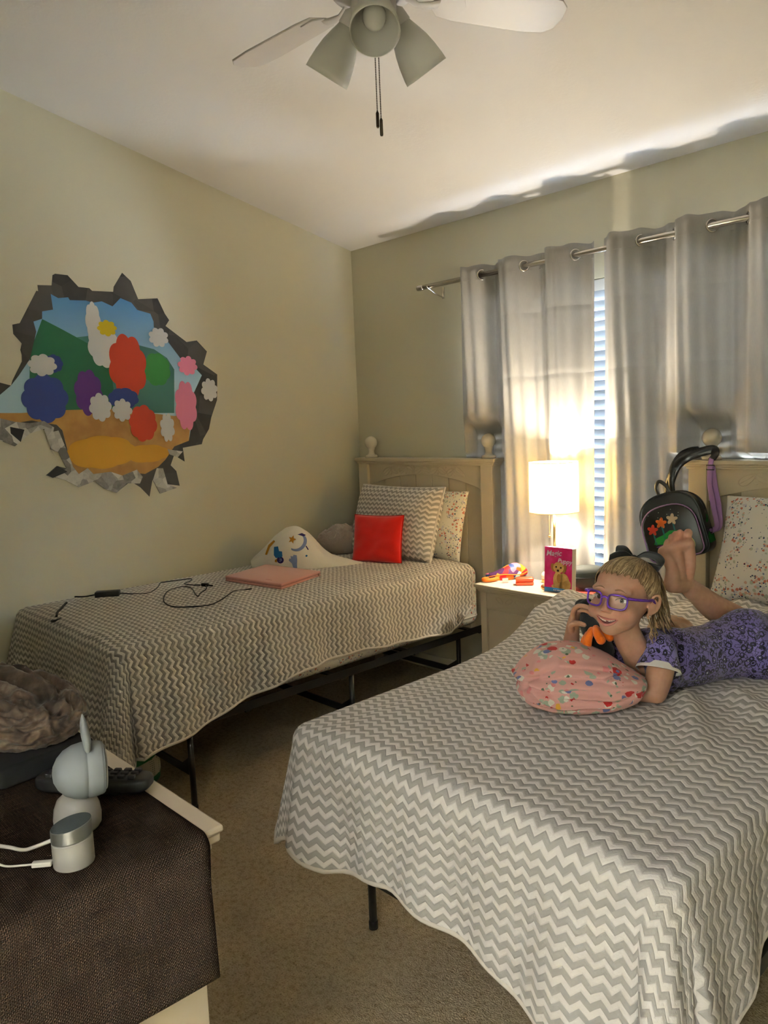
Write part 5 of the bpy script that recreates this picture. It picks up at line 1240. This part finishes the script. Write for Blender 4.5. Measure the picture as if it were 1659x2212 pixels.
# hands: palm, four fingers, thumb
palm = [J['Rwr'], Vector((2.4335, -1.4535, .878)), Vector((2.4345, -1.452, .896))]
limb(B, palm, [.0185, .017, .0135]); limb(B, [J['Rwr'], Vector((2.428, -1.437, .878))], [.017, .0145]); limb(B, [Vector((2.439, -1.463, .893)), Vector((2.4225, -1.419, .871))], [.0115, .0098])
for f_, r in (([(2.4385, -1.4635, .8950), (2.4470, -1.4705, .9215), (2.4650, -1.4790, .9385), (2.4855, -1.4830, .9425), (2.5000, -1.4825, .9405)], .0067), ([(2.4335, -1.4480, .8930), (2.4440, -1.4520, .9130), (2.4600, -1.4570, .9245), (2.4780, -1.4575, .9245), (2.4905, -1.4555, .9155)], .0069),
              ([(2.4270, -1.4315, .8830), (2.4360, -1.4280, .8985), (2.4510, -1.4280, .9065), (2.4680, -1.4300, .9040), (2.4778, -1.4298, .8960)], .0065), ([(2.4215, -1.4165, .8730), (2.4290, -1.4095, .8830), (2.4410, -1.4065, .8875), (2.4520, -1.4065, .8855), (2.4610, -1.4075, .8790)], .0057),
              ([(2.4365, -1.4660, .8660), (2.4480, -1.4850, .8870), (2.4660, -1.4965, .8985), (2.4830, -1.5018, .9020), (2.4965, -1.5013, .9002)], .0074)):
    limb(B, f_, [r * 1.12, r * 1.05, r, r * .92, r * .82], 12, 4)
lh = J['Lhand']; fwd = (lh - J['Lwr']).normalized(); sd = fwd.cross(Vector((0, 0, 1))).normalized()
limb(B, [J['Lwr'], lh], [.018, .016]); limb(B, [lh - sd * .016, lh + sd * .016], [.011, .011])
for k in range(4):
    o = lh + sd * (-.019 + .0127 * k) + fwd * .006; q = (.046, .052, .049, .038)[k]
    limb(B, [o, o + fwd * q * .55 + Vector((0, 0, .006)), o + fwd * q - Vector((0, 0, .004))], [.0067, .0062, .0052], 12, 3)
limb(B, [J['Lwr'] + fwd * .012 - sd * .012, lh - sd * .032, lh - sd * .036 + fwd * .022], [.009, .0075, .006], 12, 3)
HI = np.array(HM.inverted())
def tint(me, co):
    p = np.c_[co, np.ones(len(co))] @ HI.T; p = p[:, :3]
    a = me.attributes.new('tint', 'FLOAT', 'POINT'); v = np.zeros(len(p))
    for s in (-1, 1): v = np.maximum(v, .26 * np.exp(-(((p[:, 0] - s * .038) / .018) ** 2 + ((p[:, 2] + .034) / .017) ** 2)) * (p[:, 1] < -.03))
    v = np.maximum(v, .20 * np.exp(-((p[:, 0] / .012) ** 2 + ((p[:, 2] + .027) / .010) ** 2)) * (p[:, 1] < -.085))
    tc = np.array((2.57, -1.16, 1.085)); v = np.maximum(v, .30 * np.exp(-((np.linalg.norm(co - tc, axis=1)) / .035) ** 2)); v = np.maximum(v, .25 * np.exp(-((np.linalg.norm(co - np.array(hl) + np.array((0, 0, .018)), axis=1)) / .022) ** 2))
    a.data.foreach_set('value', v.astype(np.float32)); return co
skin = remesh_object('body', B, .0022, M_SKIN, girl, 5, .5, post=tint)

# face details
M_EYEW = mat('eye_white', (.66, .62, .60), .25, spec=.5); M_IRIS = mat('brown_iris', (.045, .025, .016), .15, spec=.6); M_PUPIL = mat('eye_pupil', (.004, .004, .004), .05, spec=.8); M_TEETH = mat('tooth_enamel', (.74, .70, .62), .25, spec=.5)
M_BROW = mat('light_brown_brow', (.38, .22, .13), .8); M_LASH = mat('dark_lash', (.03, .018, .012), .6); M_DARKM = mat('mouth_inside', (.10, .018, .016), .5)
for s in (-1, 1):
    ex, ez = s * .0305, -.003; ey = front_y(ex, ez); tl = s * .05
    ew = MB(); n_ = 26; nr = 6; vs = [(ex, ey - .0034, ez)]; fs = []
    prf = lambda a: (.0130 * math.cos(a), (.0066 if math.sin(a) > 0 else .0050) * abs(math.sin(a)) ** .85 * (1 if math.sin(a) > 0 else -1))
    for k in range(1, nr + 1):
        q = k / nr
        for j in range(n_):
            u, v = prf(2 * PI * j / n_); vs.append((ex + u * q, ey + .0016 - .0050 * (1 - q * q) + 18 * (u * q) ** 2 * .35, ez + v * q + u * q * tl))
    for j in range(n_): fs.append((0, 1 + (j + 1) % n_, 1 + j))
    for k in range(nr - 1):
        for j in range(n_): a = 1 + k * n_; fs.append((a + j, a + (j + 1) % n_, a + n_ + (j + 1) % n_, a + n_ + j))
    ew.add([HM @ Vector(v) for v in vs], fs); eo = ew.build('eye', M_EYEW, girl, smooth=True)
    gx = ex - .0012                                         # looking at the camera
    MB().sphere(HM @ Vector((gx + .003, ey - .0024, ez + .0003)), (.0054, .0016, .0054), 20, HM.to_3x3()).build('iris', M_IRIS, eo, smooth=True)
    MB().sphere(HM @ Vector((gx + .003, ey - .0034, ez + .0003)), (.0026, .0010, .0026), 14, HM.to_3x3()).build('pupil', M_PUPIL, eo, smooth=True)
    MB().sphere(HM @ Vector((gx + .0018, ey - .0042, ez + .002)), .0007, 8).build('catchlight_bead', M_TEETH, eo, smooth=True)  # eye highlight modelled as a small white bead over the pupil
    lash = [HM @ Vector((ex + .0128 * math.cos(a), front_y(ex + .0128 * math.cos(a), ez + .0064 * math.sin(a)) - .0016, ez + .0068 * math.sin(a) + .0128 * math.cos(a) * tl)) for a in np.linspace(.05, PI - .05, 14)]
    MB().tube(lash, [.0004] + [.0009] * 12 + [.0004], 6).build('eyelash_line', M_LASH, eo, smooth=True)
    br = [(s * (.014 + .030 * q), .0215 + .0045 * math.sin(PI * min(1, q * 1.15)) ** .8 - .003 * q) for q in np.linspace(0, 1, 10)]
    MB().tube([HM @ Vector((x, front_y(x, z) - .0004, z)) for x, z in br], [.0010, .0014, .0016, .0016, .0015, .0014, .0012, .0010, .0007, .0004], 8, flat=((0, -1, 0), .6)).build('eyebrow', M_BROW, girl, smooth=True)
# open smile: dark inside, upper teeth, lips
zU = lambda x: -.0540 + 7.5 * x * x
zL = lambda x: -.0665 + 22.0 * x * x
yS = lambda x: float(np.interp(abs(x), (0, .009, .018, .0295), YS))
YS = [front_y(x, -.0475) + .0010 for x in (0, .009, .018)] + [front_y(.0295, -.050) + .0002]
def strip(f0, f1, x0, x1, dy, n_=22, m_=5, bulge=0.):
    mb_ = MB(); vs = []
    for i in range(n_ + 1):
        x = x0 + (x1 - x0) * i / n_
        for j in range(m_ + 1):
            q = j / m_; vs.append(HM @ Vector((x, yS(x) + dy - bulge * math.sin(PI * q), f0(x) + (f1(x) - f0(x)) * q)))
    mb_.add(vs, [(i*(m_+1)+j, i*(m_+1)+j+1, (i+1)*(m_+1)+j+1, (i+1)*(m_+1)+j) for i in range(n_) for j in range(m_)]); return mb_
strip(zU, zL, -.0285, .0285, .0012).build('mouth_inside', M_DARKM, girl, smooth=True)
te = MB()
for k, (x0, x1, h_) in enumerate(((-.0215, -.0170, .0026), (-.0168, -.0118, .0040), (-.0116, -.0060, .0052), (-.0058, .0006, .0058), (.0014, .0058, .0032), (.0062, .0112, .0048), (.0114, .0164, .0038), (.0166, .0212, .0026))):
    q = strip(lambda x: zU(x) + .0006, lambda x: max(zU(x) - h_, zL(x) + .0008), x0, x1, .0004, 5, 4, .0008); te.add(q.v, q.f)
te.build('teeth', M_TEETH, girl, smooth=True, merge=False)
lowt = strip(lambda x: zL(x) + .0022 - 6 * x * x, lambda x: zL(x) + .0002, -.015, .015, .0006, 16, 3); lowt.build('tongue', mat('tongue', (.36, .10, .09), .4), girl, smooth=True)
M_LIP = mat('pink_lip', (.47, .17, .14), .4, spec=.4)
for f_, r0, dz in ((zU, .0021, .0008), (zL, .0029, -.0012)):
    xs_ = np.linspace(-.0292, .0292, 21); MB().tube([HM @ Vector((x, yS(x) - .0003 + .0012 * (abs(x) / .0292) ** 3, f_(x) + dz)) for x in xs_], [r0 * (1 - (abs(x) / .0302) ** 2.2) + .0006 for x in xs_], 10).build('lip', M_LIP, girl, smooth=True)
E_ = HM @ Matrix.Translation((.0725, .014, -.012)) @ Matrix.Rotation(-.42, 4, 'Z') @ Matrix.Rotation(-.18, 4, 'X')
MB().sphere(E_ @ Vector((.0062, -.006, -.027)), .0026, 14).build('stud_earring', mat('silver_stud', (.85, .83, .80), .1, 1.0), girl, smooth=True)

# hair: swept back cap with strands, loose ends behind the ear
def f_hair(t, b):
    n = t.noise(t.coord('Object'), 90, 3); h = t.new('ShaderNodeAttribute', attribute_name='strand')
    t.link(t.ramp(t.math('ADD', t.math('MULTIPLY', n, .5), t.math('MULTIPLY', h.outputs['Fac'], .5)), [(.2, (.10, .058, .027)), (.5, (.25, .165, .085)), (.8, (.46, .335, .20))]), b.inputs['Base Color'])
M_HAIR = mat('dark_blond_hair', (.3, .19, .09), .5, spec=.35, fn=f_hair)
def hairline(y):          # lowest z of the hair at depth y
    return np.interp(y, (-.10, -.062, -.045, -.030, -.018, -.004, .018, .032, .09), (.060, .058, .050, .032, .012, .004, -.002, -.058, -.075))
cap_f = lambda p: head_sdf(p, False) - .0030
hv = surf(hd_dirs, cap_f)
keep = hv[:, 2] > hairline(hv[:, 1]) + .004 * np.sin(hv[:, 0] * 400) * (hv[:, 1] < -.03)
hm_ = MB(); fs = [f for f in hd_faces if all(keep[i] for i in f)]
hm_.add([HM @ Vector(p) for p in hv], fs)
knot = np.array((0.006, .062, .080)); knot /= np.linalg.norm(knot)
strands = []
def slerp(a, b, t):
    w_ = math.acos(max(-1, min(1, float(a @ b)))); 
    return a if w_ < 1e-5 else (math.sin((1 - t) * w_) * a + math.sin(t * w_) * b) / math.sin(w_)
hr = np.random.default_rng(3)
starts = []
for x in np.linspace(-.066, .066, 150):
    # points along the forehead and temple hairline
    y = -.066 + 9.0 * x * x; z = float(hairline(y)) + hr.normal() * .0045; starts.append((x, y, z))
for s in (-1, 1):
    for k in range(100): y = -.040 + .075 * k / 99; starts.append((s * .066, y, float(hairline(y)) + hr.normal() * .003))
    for k in range(60): starts.append((s * .06 * (1 - k / 140), .03 + .05 * k / 59, -.055 + .02 * hr.random()))
for st0 in starts:
    d0 = np.array(st0); d0 /= np.linalg.norm(d0); d1 = knot + hr.normal(size=3) * .05; d1 /= np.linalg.norm(d1)
    ts = np.linspace(0, 1, 12); ds = np.array([slerp(d0, d1, t) for t in ts]); side_ = np.cross(d0, d1); side_ /= np.linalg.norm(side_) + 1e-9
    ds = ds + side_ * (hr.normal() * .05 * np.sin(PI * ts))[:, None]; ds /= np.linalg.norm(ds, axis=1)[:, None]
    off = .0040 + .0020 * hr.random(); pts = surf(ds, lambda p: head_sdf(p, False) - off * 1.0)
    pts = pts * (1 + (.02 * np.sin(PI * ts) * hr.random())[:, None] * .6)
    strands.append(([HM @ Vector(p) for p in pts], [.0003, .0010] + [.0014 + .0006 * hr.random()] * 8 + [.0018, .0014]))
for pts, r in strands: hm_.tube(pts, r, 6)
pony = [Vector(p) for p in ((2.572, -1.374, 1.046), (2.578, -1.338, 1.020), (2.578, -1.306, .975), (2.580, -1.288, .925), (2.590, -1.287, .880), (2.606, -1.288, .845))]
for k in range(90):
    o = Vector(hr.normal(size=3)) * .006; w_ = .006 + .020 * hr.random(); ph = hr.random() * 6.28; ph2 = hr.random() * 6.28
    pts = []; n_ = 26; sp_l = spline([tuple(p) for p in pony], 5); end = int(len(sp_l) * (.65 + .35 * hr.random()))
    for i, p in enumerate(sp_l[:end]):
        q = i / len(sp_l); a = ph + q * 7
        pts.append(Vector(p) + o * (1 + q) + Vector((math.cos(ph2) * w_, math.sin(ph2) * w_ * .8, .3 * w_ * math.sin(ph2))) * min(1, q * 3) + Vector((math.cos(a), math.sin(a), .3 * math.sin(a * 1.3))) * (.008 * q))
    if len(pts) > 4: hm_.tube(pts, [.0010] + [.0017] * (len(pts) - 3) + [.0010, .0004], 5)
for k in range(12):       # flyaways round the ear and neck
    p0 = np.array((.066 + .004 * hr.random(), .020 + .030 * hr.random(), -.02 - .03 * hr.random())); pts = [HM @ Vector(p0 + np.array((.004 * hr.normal() * q, .03 * q + .004 * math.sin(q * 5 + k), -.075 * q + .004 * math.cos(q * 4 + k)))) for q in np.linspace(0, 1, 9)]
    hm_.tube(pts, [.0012] * 6 + [.0009, .0006, .0003], 5)
hair = hm_.build('hair', M_HAIR, girl, smooth=True, merge=False)
at_ = hair.data.attributes.new('strand', 'FLOAT', 'POINT'); nvh = len(hair.data.vertices); base_n = len(hv)
val = np.full(nvh, .25, np.float32); rs = np.random.default_rng(5); i = base_n
while i < nvh: val[i:i + 72] = rs.random(); i += 72
at_.data.foreach_set('value', val)

# bow
M_BOW = mat('black_grosgrain_ribbon', (.007, .007, .008), .7, sheen=.2, fn=bumpy(.3, 300, .001))
bw = MB()
def ribbon(pts, wdir, width, taper=None):
    P = [Vector(p) for p in spline(pts, 6)]; W_ = Vector(wdir).normalized(); n_ = len(P); tp = taper or (lambda q: 1)
    bw.add([p + W_ * (width / 2 * s * tp(i / (n_ - 1))) for i, p in enumerate(P) for s in (-1, -.5, 0, .5, 1)], [(i*5+j, i*5+j+1, i*5+5+j+1, i*5+5+j) for i in range(n_ - 1) for j in range(4)])
K0 = Vector((2.5660, -1.3850, 1.0540)); XR = Vector((.689, .724, -.04)); UZ = Vector((-.05, .11, .99)); TC_ = Vector((.72, -.68, .11))
pt3 = lambda a, b, d=0: tuple(K0 + XR * a + UZ * b + TC_ * d)
wd = (UZ * .45 + TC_ * .85)
ribbon([pt3(0, 0), pt3(.025, .014, .004), pt3(.055, .008, .004), pt3(.070, -.008, .004), pt3(.064, -.022, .002), pt3(.036, -.014, 0), pt3(0, -.004)], wd, .040, lambda q: .55 + .45 * math.sin(PI * q))
ribbon([pt3(.004, -.004, -.01), pt3(.03, -.02, -.014), pt3(.056, -.038, -.016), pt3(.058, -.054, -.018), pt3(.035, -.05, -.02), pt3(.0, -.012, -.012)], wd, .034, lambda q: .6 + .4 * math.sin(PI * q))
ribbon([pt3(0, 0), pt3(-.022, .012, .0), pt3(-.045, .008, -.002), pt3(-.060, -.002, -.004)], UZ * .8 + TC_ * .5, .034, lambda q: .5 + .55 * q)
ribbon([pt3(0, 0, -.004), pt3(-.018, .020, -.008), pt3(-.036, .026, -.010), pt3(-.040, .032, -.01)], UZ * .9 + TC_ * .2 + XR * .3, .030, lambda q: .6 + .5 * math.sin(PI * q) - .45 * q)
bw.sphere(K0, (.013, .012, .012), 16)
bw.build('hair_bow', M_BOW, girl, smooth=True, solid=.0022, merge=False)

# glasses
M_PUR = mat('purple_acetate', (.075, .012, .27), .3, spec=.5, fn=noisy((.10, .016, .36), 90)); M_LENS = bpy.data.materials.new('spectacle_lens'); M_LENS.use_nodes = True; thin_glass(M_LENS, (.97, .97, .98))
gm = MB(); rim = []
for s in (-1, 1):
    cx = s * .0302; pts = []
    for a in np.linspace(0, 2 * PI, 41)[:-1]:
        sq = lambda q, p: math.copysign(abs(q) ** p, q)
        u = .0232 * sq(math.cos(a), .62); v = .0185 * sq(math.sin(a), .62) * (1 - .10 * (math.sin(a) < 0)); u *= 1 - .12 * (1 - math.sin(a)) * .5
        x = cx + u; pts.append(HM @ Vector((x, -.1035 + 5.2 * x * x, -.0055 + v)))
    gm.tube(pts, .0024, 8, closed=True, flat=((0, -1, 0), 1.0)); rim.append(pts)
gm.tube([HM @ Vector((x, -.1045 + 4 * x * x, .0045 - 60 * x * x)) for x in np.linspace(-.0075, .0075, 7)], .0026, 8)
fr_ = gm.build('glasses_frame', M_PUR, girl, smooth=True, merge=False)
for s, pts in zip((-1, 1), rim):
    MB().add(list(pts), [tuple(range(len(pts)))]).build('lens', M_LENS, fr_)
    MB().tube(spline([tuple(HM @ Vector(q)) for q in ((s * .0515, -.0900, .0085), (s * .0625, -.083, .0082), (s * .0690, -.060, .0065), (s * .0740, -.020, .0040), (s * .0755, .006, .0035), (s * .0755, .022, -.010))], 5), .0036, 8, flat=((0, 0, 1), 1.0)).build('temple_arm', M_PUR, fr_, smooth=True)

# dress
def f_dress(t, b):
    v = t.coord('Object'); nz = t.noise(v, 28, 3, out=1); ad = t.new('ShaderNodeVectorMath', operation='MULTIPLY_ADD'); t.link(nz, ad.inputs[0]); ad.inputs[1].default_value = (.022,) * 3; t.link(v, ad.inputs[2])
    q = t.voro(ad.outputs[0], 52); sp = t.new('ShaderNodeSeparateColor'); t.link(q.outputs['Color'], sp.inputs[0]); d = q.outputs['Distance']
    ring = t.math('LESS_THAN', t.math('ABSOLUTE', t.math('SUBTRACT', d, t.math('ADD', .30, t.math('MULTIPLY', sp.outputs[0], .14)))), .075)
    blob_ = t.math('MULTIPLY', t.math('LESS_THAN', d, .2), t.math('GREATER_THAN', sp.outputs[1], .35)); eye = t.math('MULTIPLY', t.math('LESS_THAN', d, .10), t.math('GREATER_THAN', sp.outputs[1], .5))
    sw = t.math('LESS_THAN', t.math('ABSOLUTE', t.math('SUBTRACT', t.noise(v, 75, 2), .5)), .034)
    c0 = t.mix(t.math('MULTIPLY', sw, .85), (.135, .108, .285), (.012, .010, .02)); c1 = t.mix(t.math('MAXIMUM', ring, blob_), c0, (.010, .008, .016))
    t.link(t.mix(eye, c1, (.62, .60, .64)), b.inputs['Base Color']); t.link(t.bump(t.noise(v, 34, 2), .35, .006), b.inputs['Normal'])
M_DRESS = mat('purple_printed_jersey', (.15, .12, .3), .85, spec=.1, sheen=.2, fn=f_dress); M_LIN = mat('white_cotton_lining', (.72, .70, .70), .9, spec=.1)
D_ = MB()
nb = J['neckbase']; 
limb(D_, [nb + Vector((.006, .022, .0)), J['chest'], J['mid'], J['waist'], J['hip']], [.058, .0785, .0745, .073, .088])
limb(D_, [J['Rsh'], (J['Rsh'] + J['Lsh']) / 2 + Vector((.004, .024, -.006)), J['Lsh']], [.043, .056, .043])
limb(D_, [J['Rsh'], J['Rsh'].lerp(J['Rel'], .5)], [.043, .040])
limb(D_, [J['hip'], J['hipR'], J['hipR'].lerp(J['kneeR'], .38)], [.086, .076, .066]); limb(D_, [J['hip'], J['hipL'], J['hipL'].lerp(kL, .75)], [.088, .082, .070])
limb(D_, [J['hip'] + Vector((0, 0, .012)), J['hipR'].lerp(J['hipL'], .5) + Vector((.02, .06, .0))], [.084, .076])
limb(D_, [J['Lsh'] + Vector((.0, -.012, -.030)), J['chest'] + Vector((.02, -.05, -.03))], [.036, .045])
def dpost(me, co):
    out = co.copy()
    for i, p in enumerate(co):
        n = mnoise.noise((p[0] * 14, p[1] * 14, p[2] * 20)) * .006 + (1 - abs(mnoise.noise((p[0] * 9 + p[2] * 12, p[1] * 9, p[2] * 7)))) ** 3 * .006
        out[i, 2] += n if p[2] > .715 else 0
    # V neck: open the front of the collar so that the neck shows
    return out
dress = remesh_object('dress', D_, .004, M_DRESS, girl, 4, .5, post=dpost)
# collar band following the V neckline, and the flared left sleeve with its lining
def cone(o, ax_, r0, r1, l, z0=0., wob=0., n_=40, m_=8):
    a_ = Vector(ax_).normalized(); R = a_.to_track_quat('Z', 'Y').to_matrix(); mb_ = MB(); vs = []
    for i in range(m_ + 1):
        q = i / m_
        for j in range(n_):
            t = 2 * PI * j / n_; r = r0 + (r1 - r0) * q ** .8 + wob * q * math.sin(3 * t + 1)
            vs.append(Vector(o) + R @ Vector((r * math.cos(t), r * math.sin(t), z0 + l * q)))
    mb_.add(vs, [(i*n_+j, i*n_+(j+1)%n_, (i+1)*n_+(j+1)%n_, (i+1)*n_+j) for i in range(m_) for j in range(n_)]); return mb_
sa = J['Lel'] - J['Lsh']; so = J['Lsh'] - sa.normalized() * .022
slv = cone(so, sa, .034, .0505, .064, 0, .003).build('sleeve', M_DRESS, girl, smooth=True, solid=.002)
cone(so + sa.normalized() * .055, sa, .0475, .0530, .017, .0, .004).build('sleeve_lining', M_LIN, slv, smooth=True, solid=.0016)

# ------------------------------------------------------------------ what she holds and lies against
M_PLB = mat('black_plush', (.006, .006, .007), .95, sheen=.15, fn=bumpy(.5, 300, .003)); M_PLO = mat('orange_plush', (.80, .17, .008), .9, sheen=.3, fn=bumpy(.4, 300, .003))
py = thing('plush_toy', 'black plush toy with orange feet held against the cheek of the girl', 'plush toy', (2.47, -1.44, .86))
pb = MB()
limb(pb, [(2.458, -1.425, .895), (2.468, -1.434, .880), (2.484, -1.430, .855), (2.50, -1.420, .815)], [.020, .024, .028, .030], 18); pb.sphere((2.441, -1.418, .925), (.022, .022, .018), 20); limb(pb, [(2.455, -1.452, .930), (2.475, -1.448, .945)], [.013, .011], 14)
remesh_object('plush_body', pb, .004, M_PLB, py, 4)
for nm, a, b_, r in (('foot', (2.4982, -1.4700, .8800), (2.5014, -1.4975, .8504), .0105), ('foot', (2.5080, -1.4660, .8850), (2.5297, -1.4795, .8633), .0110), ('foot', (2.512, -1.4450, .8790), (2.5330, -1.4430, .8620), .0100), ('foot', (2.490, -1.4760, .8690), (2.4900, -1.4950, .8400), .0095)):
    q = MB(); limb(q, [a, tuple((np.array(a) + np.array(b_)) / 2 + np.array((0, -.004, .002))), b_], [r * .85, r, r * 1.1], 14); q.build(nm, M_PLO, py, smooth=True, merge=False)
PINK_L = [(34, .46, (.36, .42, .33), 3.3, .80), (38, .42, (.70, .68, .60), 6.1, .55), (24, .34, (.50, .030, .030), 1.2, .55), (34, .36, (.17, .20, .42), 8.4, .45), (32, .3, (.70, .26, .26), 4.7, .25), (30, .25, (.70, .38, .06), 12.1, .16), (60, .26, (.10, .14, .09), 2.2, .30)]
M_PINKP = mat('pink_floral_jersey', rough=.85, spec=.1, sheen=.15, fn=f_floral((.68, .37, .345), PINK_L, .25, 40, cluster=(12, .66)))
pp = thing('pillow', 'pink pillow with red flowers bunched in front of the girl', 'pillow', (2.50, -1.52, .70), None)
TPp = Matrix.Translation((2.512, -1.545, .705)) @ Matrix.Rotation(math.radians(46.5), 4, 'Z')
def f_pp(d):
    x, y, z = d; s = lambda q, p: math.copysign(abs(q) ** p, q)
    top = .150 - .05 * max(0, x) ** 1.2 * 1.2 - .035 * max(0, -x - .45) - .012 * x
    # long cloth folds gathered at the lower left
    fo = 0.
    for (cx_, cz_, ang, wd_, dp, ln) in ((-.35, .02, -.16, .030, .085, .55), (-.25, .24, -.10, .030, .06, .6), (-.62, -.25, -.55, .03, .08, .35), (.02, -.16, -.02, .028, .06, .5), (-.50, -.42, -.25, .03, .07, .4), (.35, .38, .30, .035, .05, .4), (-.40, .62, .70, .04, .07, .35), (-.78, .2, 1.0, .03, .07, .3), (.05, .52, .12, .03, .05, .45), (.45, -.05, -.35, .03, .04, .35), (-.1, -.5, .1, .03, .06, .5), (-.72, .0, -.1, .025, .06, .25)):
        u = (x - cx_) * math.cos(ang) + (z - cz_) * math.sin(ang); v = -(x - cx_) * math.sin(ang) + (z - cz_) * math.cos(ang) + .05 * math.sin(u * 5 + cx_ * 9)
        fo -= dp * (math.exp(-abs(v) / wd_) - .45 * math.exp(-((v - .09) / .07) ** 2)) * math.exp(-(u / ln) ** 4)
    f = folds((x, y, z), 1.6, 4.4) * .007 + folds((x * .7, y, z * 1.6), 3.2, 6.6) * .004
    k = 1 + f * 4 + fo * 2.2 * (1 if y < .2 else .3)
    yy = s(y, .8) * .098 * k; zz = .066 + s(z, .75) * (.068 if z < 0 else top - .066) * (1 + f * 3)
    return (s(x, .85) * .152 * k, yy * (1 - .15 * max(0, z)) + .035 * max(0, z), max(.0008, zz))
blob('pillow_cloth', TPp, f_pp, M_PINKP, pp, 6)
M_PCH = mat('peach_knit', (.66, .42, .27), .9, spec=.1, fn=noisy((.74, .66, .54), 14, .4, .6, .3, 120))
ph_ = thing('baby_clothes', 'peach and cream bundle of cloth behind the shoulder of the girl', 'clothes', (2.50, -1.02, .70))
TPh = Matrix.Translation((2.500, -1.02, .702)) @ Matrix.Rotation(math.radians(46), 4, 'Z')
def f_ph(d):
    x, y, z = d; f = folds((x, y, z), 2.2, 3.7) * .014
    return (x * .085, y * .055 * (1 + f), max(.0006, .050 + z * .058 - .018 * x + f * (z + .2)))
blob('cloth_folds', TPh, f_ph, M_PCH, ph_, 5)
# ------------------------------------------------------------------ lamps
SKY = 700.0; EXPO = 2.5
def light(name, kind, loc, energy, col, size=.1, rot=None, **kw):
    d = bpy.data.lights.new(name, kind); d.energy = energy; d.color = col
    if kind == 'AREA': d.size = size
    else: d.shadow_soft_size = size
    for k, v in kw.items(): setattr(d, k, v)
    o = bpy.data.objects.new(name, d); COL.objects.link(o); o.location = loc
    if rot: o.rotation_euler = rot
    return o
light('lamp_bulb_light', 'POINT', (1.582, -.275, 1.135), 7.8, (1, .90, .74), .03)
light('hall_fill_light', 'AREA', (3.5, -4.3, 2.40), 9, (1, .98, .98), 1.0)  # unseen lamp added behind the camera to brighten the near bed and room
# ------------------------------------------------------------------ light, world, camera
w = bpy.data.worlds.new('World'); SC.world = w; w.use_nodes = True
bg = w.node_tree.nodes['Background']; bg.inputs[1].default_value = SKY
_t = NT(w); _s = _t.new('ShaderNodeSeparateXYZ'); _t.link(_t.coord('Generated'), _s.inputs[0])
# daylight outside: blue-white sky, dim hazy horizon, shaded ground below
_t.link(_t.ramp(_t.math('ADD', _t.math('MULTIPLY', _s.outputs[2], .5), .5), [(.05, (.14, .15, .16)), (.42, (.14, .15, .16)), (.485, (.045, .055, .075)), (.55, (.06, .08, .11)), (.72, (.72, .85, 1.0))]), bg.inputs[0])
pl = bpy.data.lights.new('window_portal', 'AREA'); pl.shape = 'RECTANGLE'; pl.size = WX1 - WX0; pl.size_y = WZ1 - WZ0
pl.cycles.is_portal = True
po = bpy.data.objects.new('window_portal', pl); COL.objects.link(po); po.location = ((WX0 + WX1) / 2, .17, (WZ0 + WZ1) / 2); po.rotation_euler = (-PI / 2, 0, 0)
cam = bpy.data.cameras.new('camera'); co_ = bpy.data.objects.new('camera', cam); COL.objects.link(co_)
yaw, pitch, roll = math.radians(-46.69), math.radians(6.60), math.radians(-2.354)
cy, sy, cp_, sp = math.cos(yaw), math.sin(yaw), math.cos(pitch), math.sin(pitch)
fw_ = Vector((sy * cp_, cy * cp_, -sp)); r_ = Vector((cy, -sy, 0)); u_ = r_.cross(fw_)
c_, q_ = math.cos(roll), math.sin(roll); R_ = c_ * r_ + q_ * u_; U_ = c_ * u_ - q_ * r_
co_.matrix_world = Matrix.Translation((3.522, -3.137, 1.42)) @ Matrix((R_, U_, -fw_)).transposed().to_4x4()
cam.sensor_fit = 'VERTICAL'; cam.sensor_height = 36.; cam.lens = 1661 / 2212 * 36.; cam.clip_start = .02
SC.camera = co_
SC.view_settings.view_transform = 'Standard'; SC.view_settings.look = 'None'; SC.view_settings.gamma = 1; SC.view_settings.exposure = EXPO
SC.view_settings.use_curve_mapping = False
cy_ = SC.cycles; cy_.use_denoising = True; cy_.max_bounces = 7; cy_.diffuse_bounces = 4; cy_.glossy_bounces = 3; cy_.transmission_bounces = 6; cy_.transparent_max_bounces = 8
cy_.sample_clamp_indirect = 6; cy_.caustics_reflective = False; cy_.caustics_refractive = False
cy_.use_adaptive_sampling = True; cy_.adaptive_threshold = .02
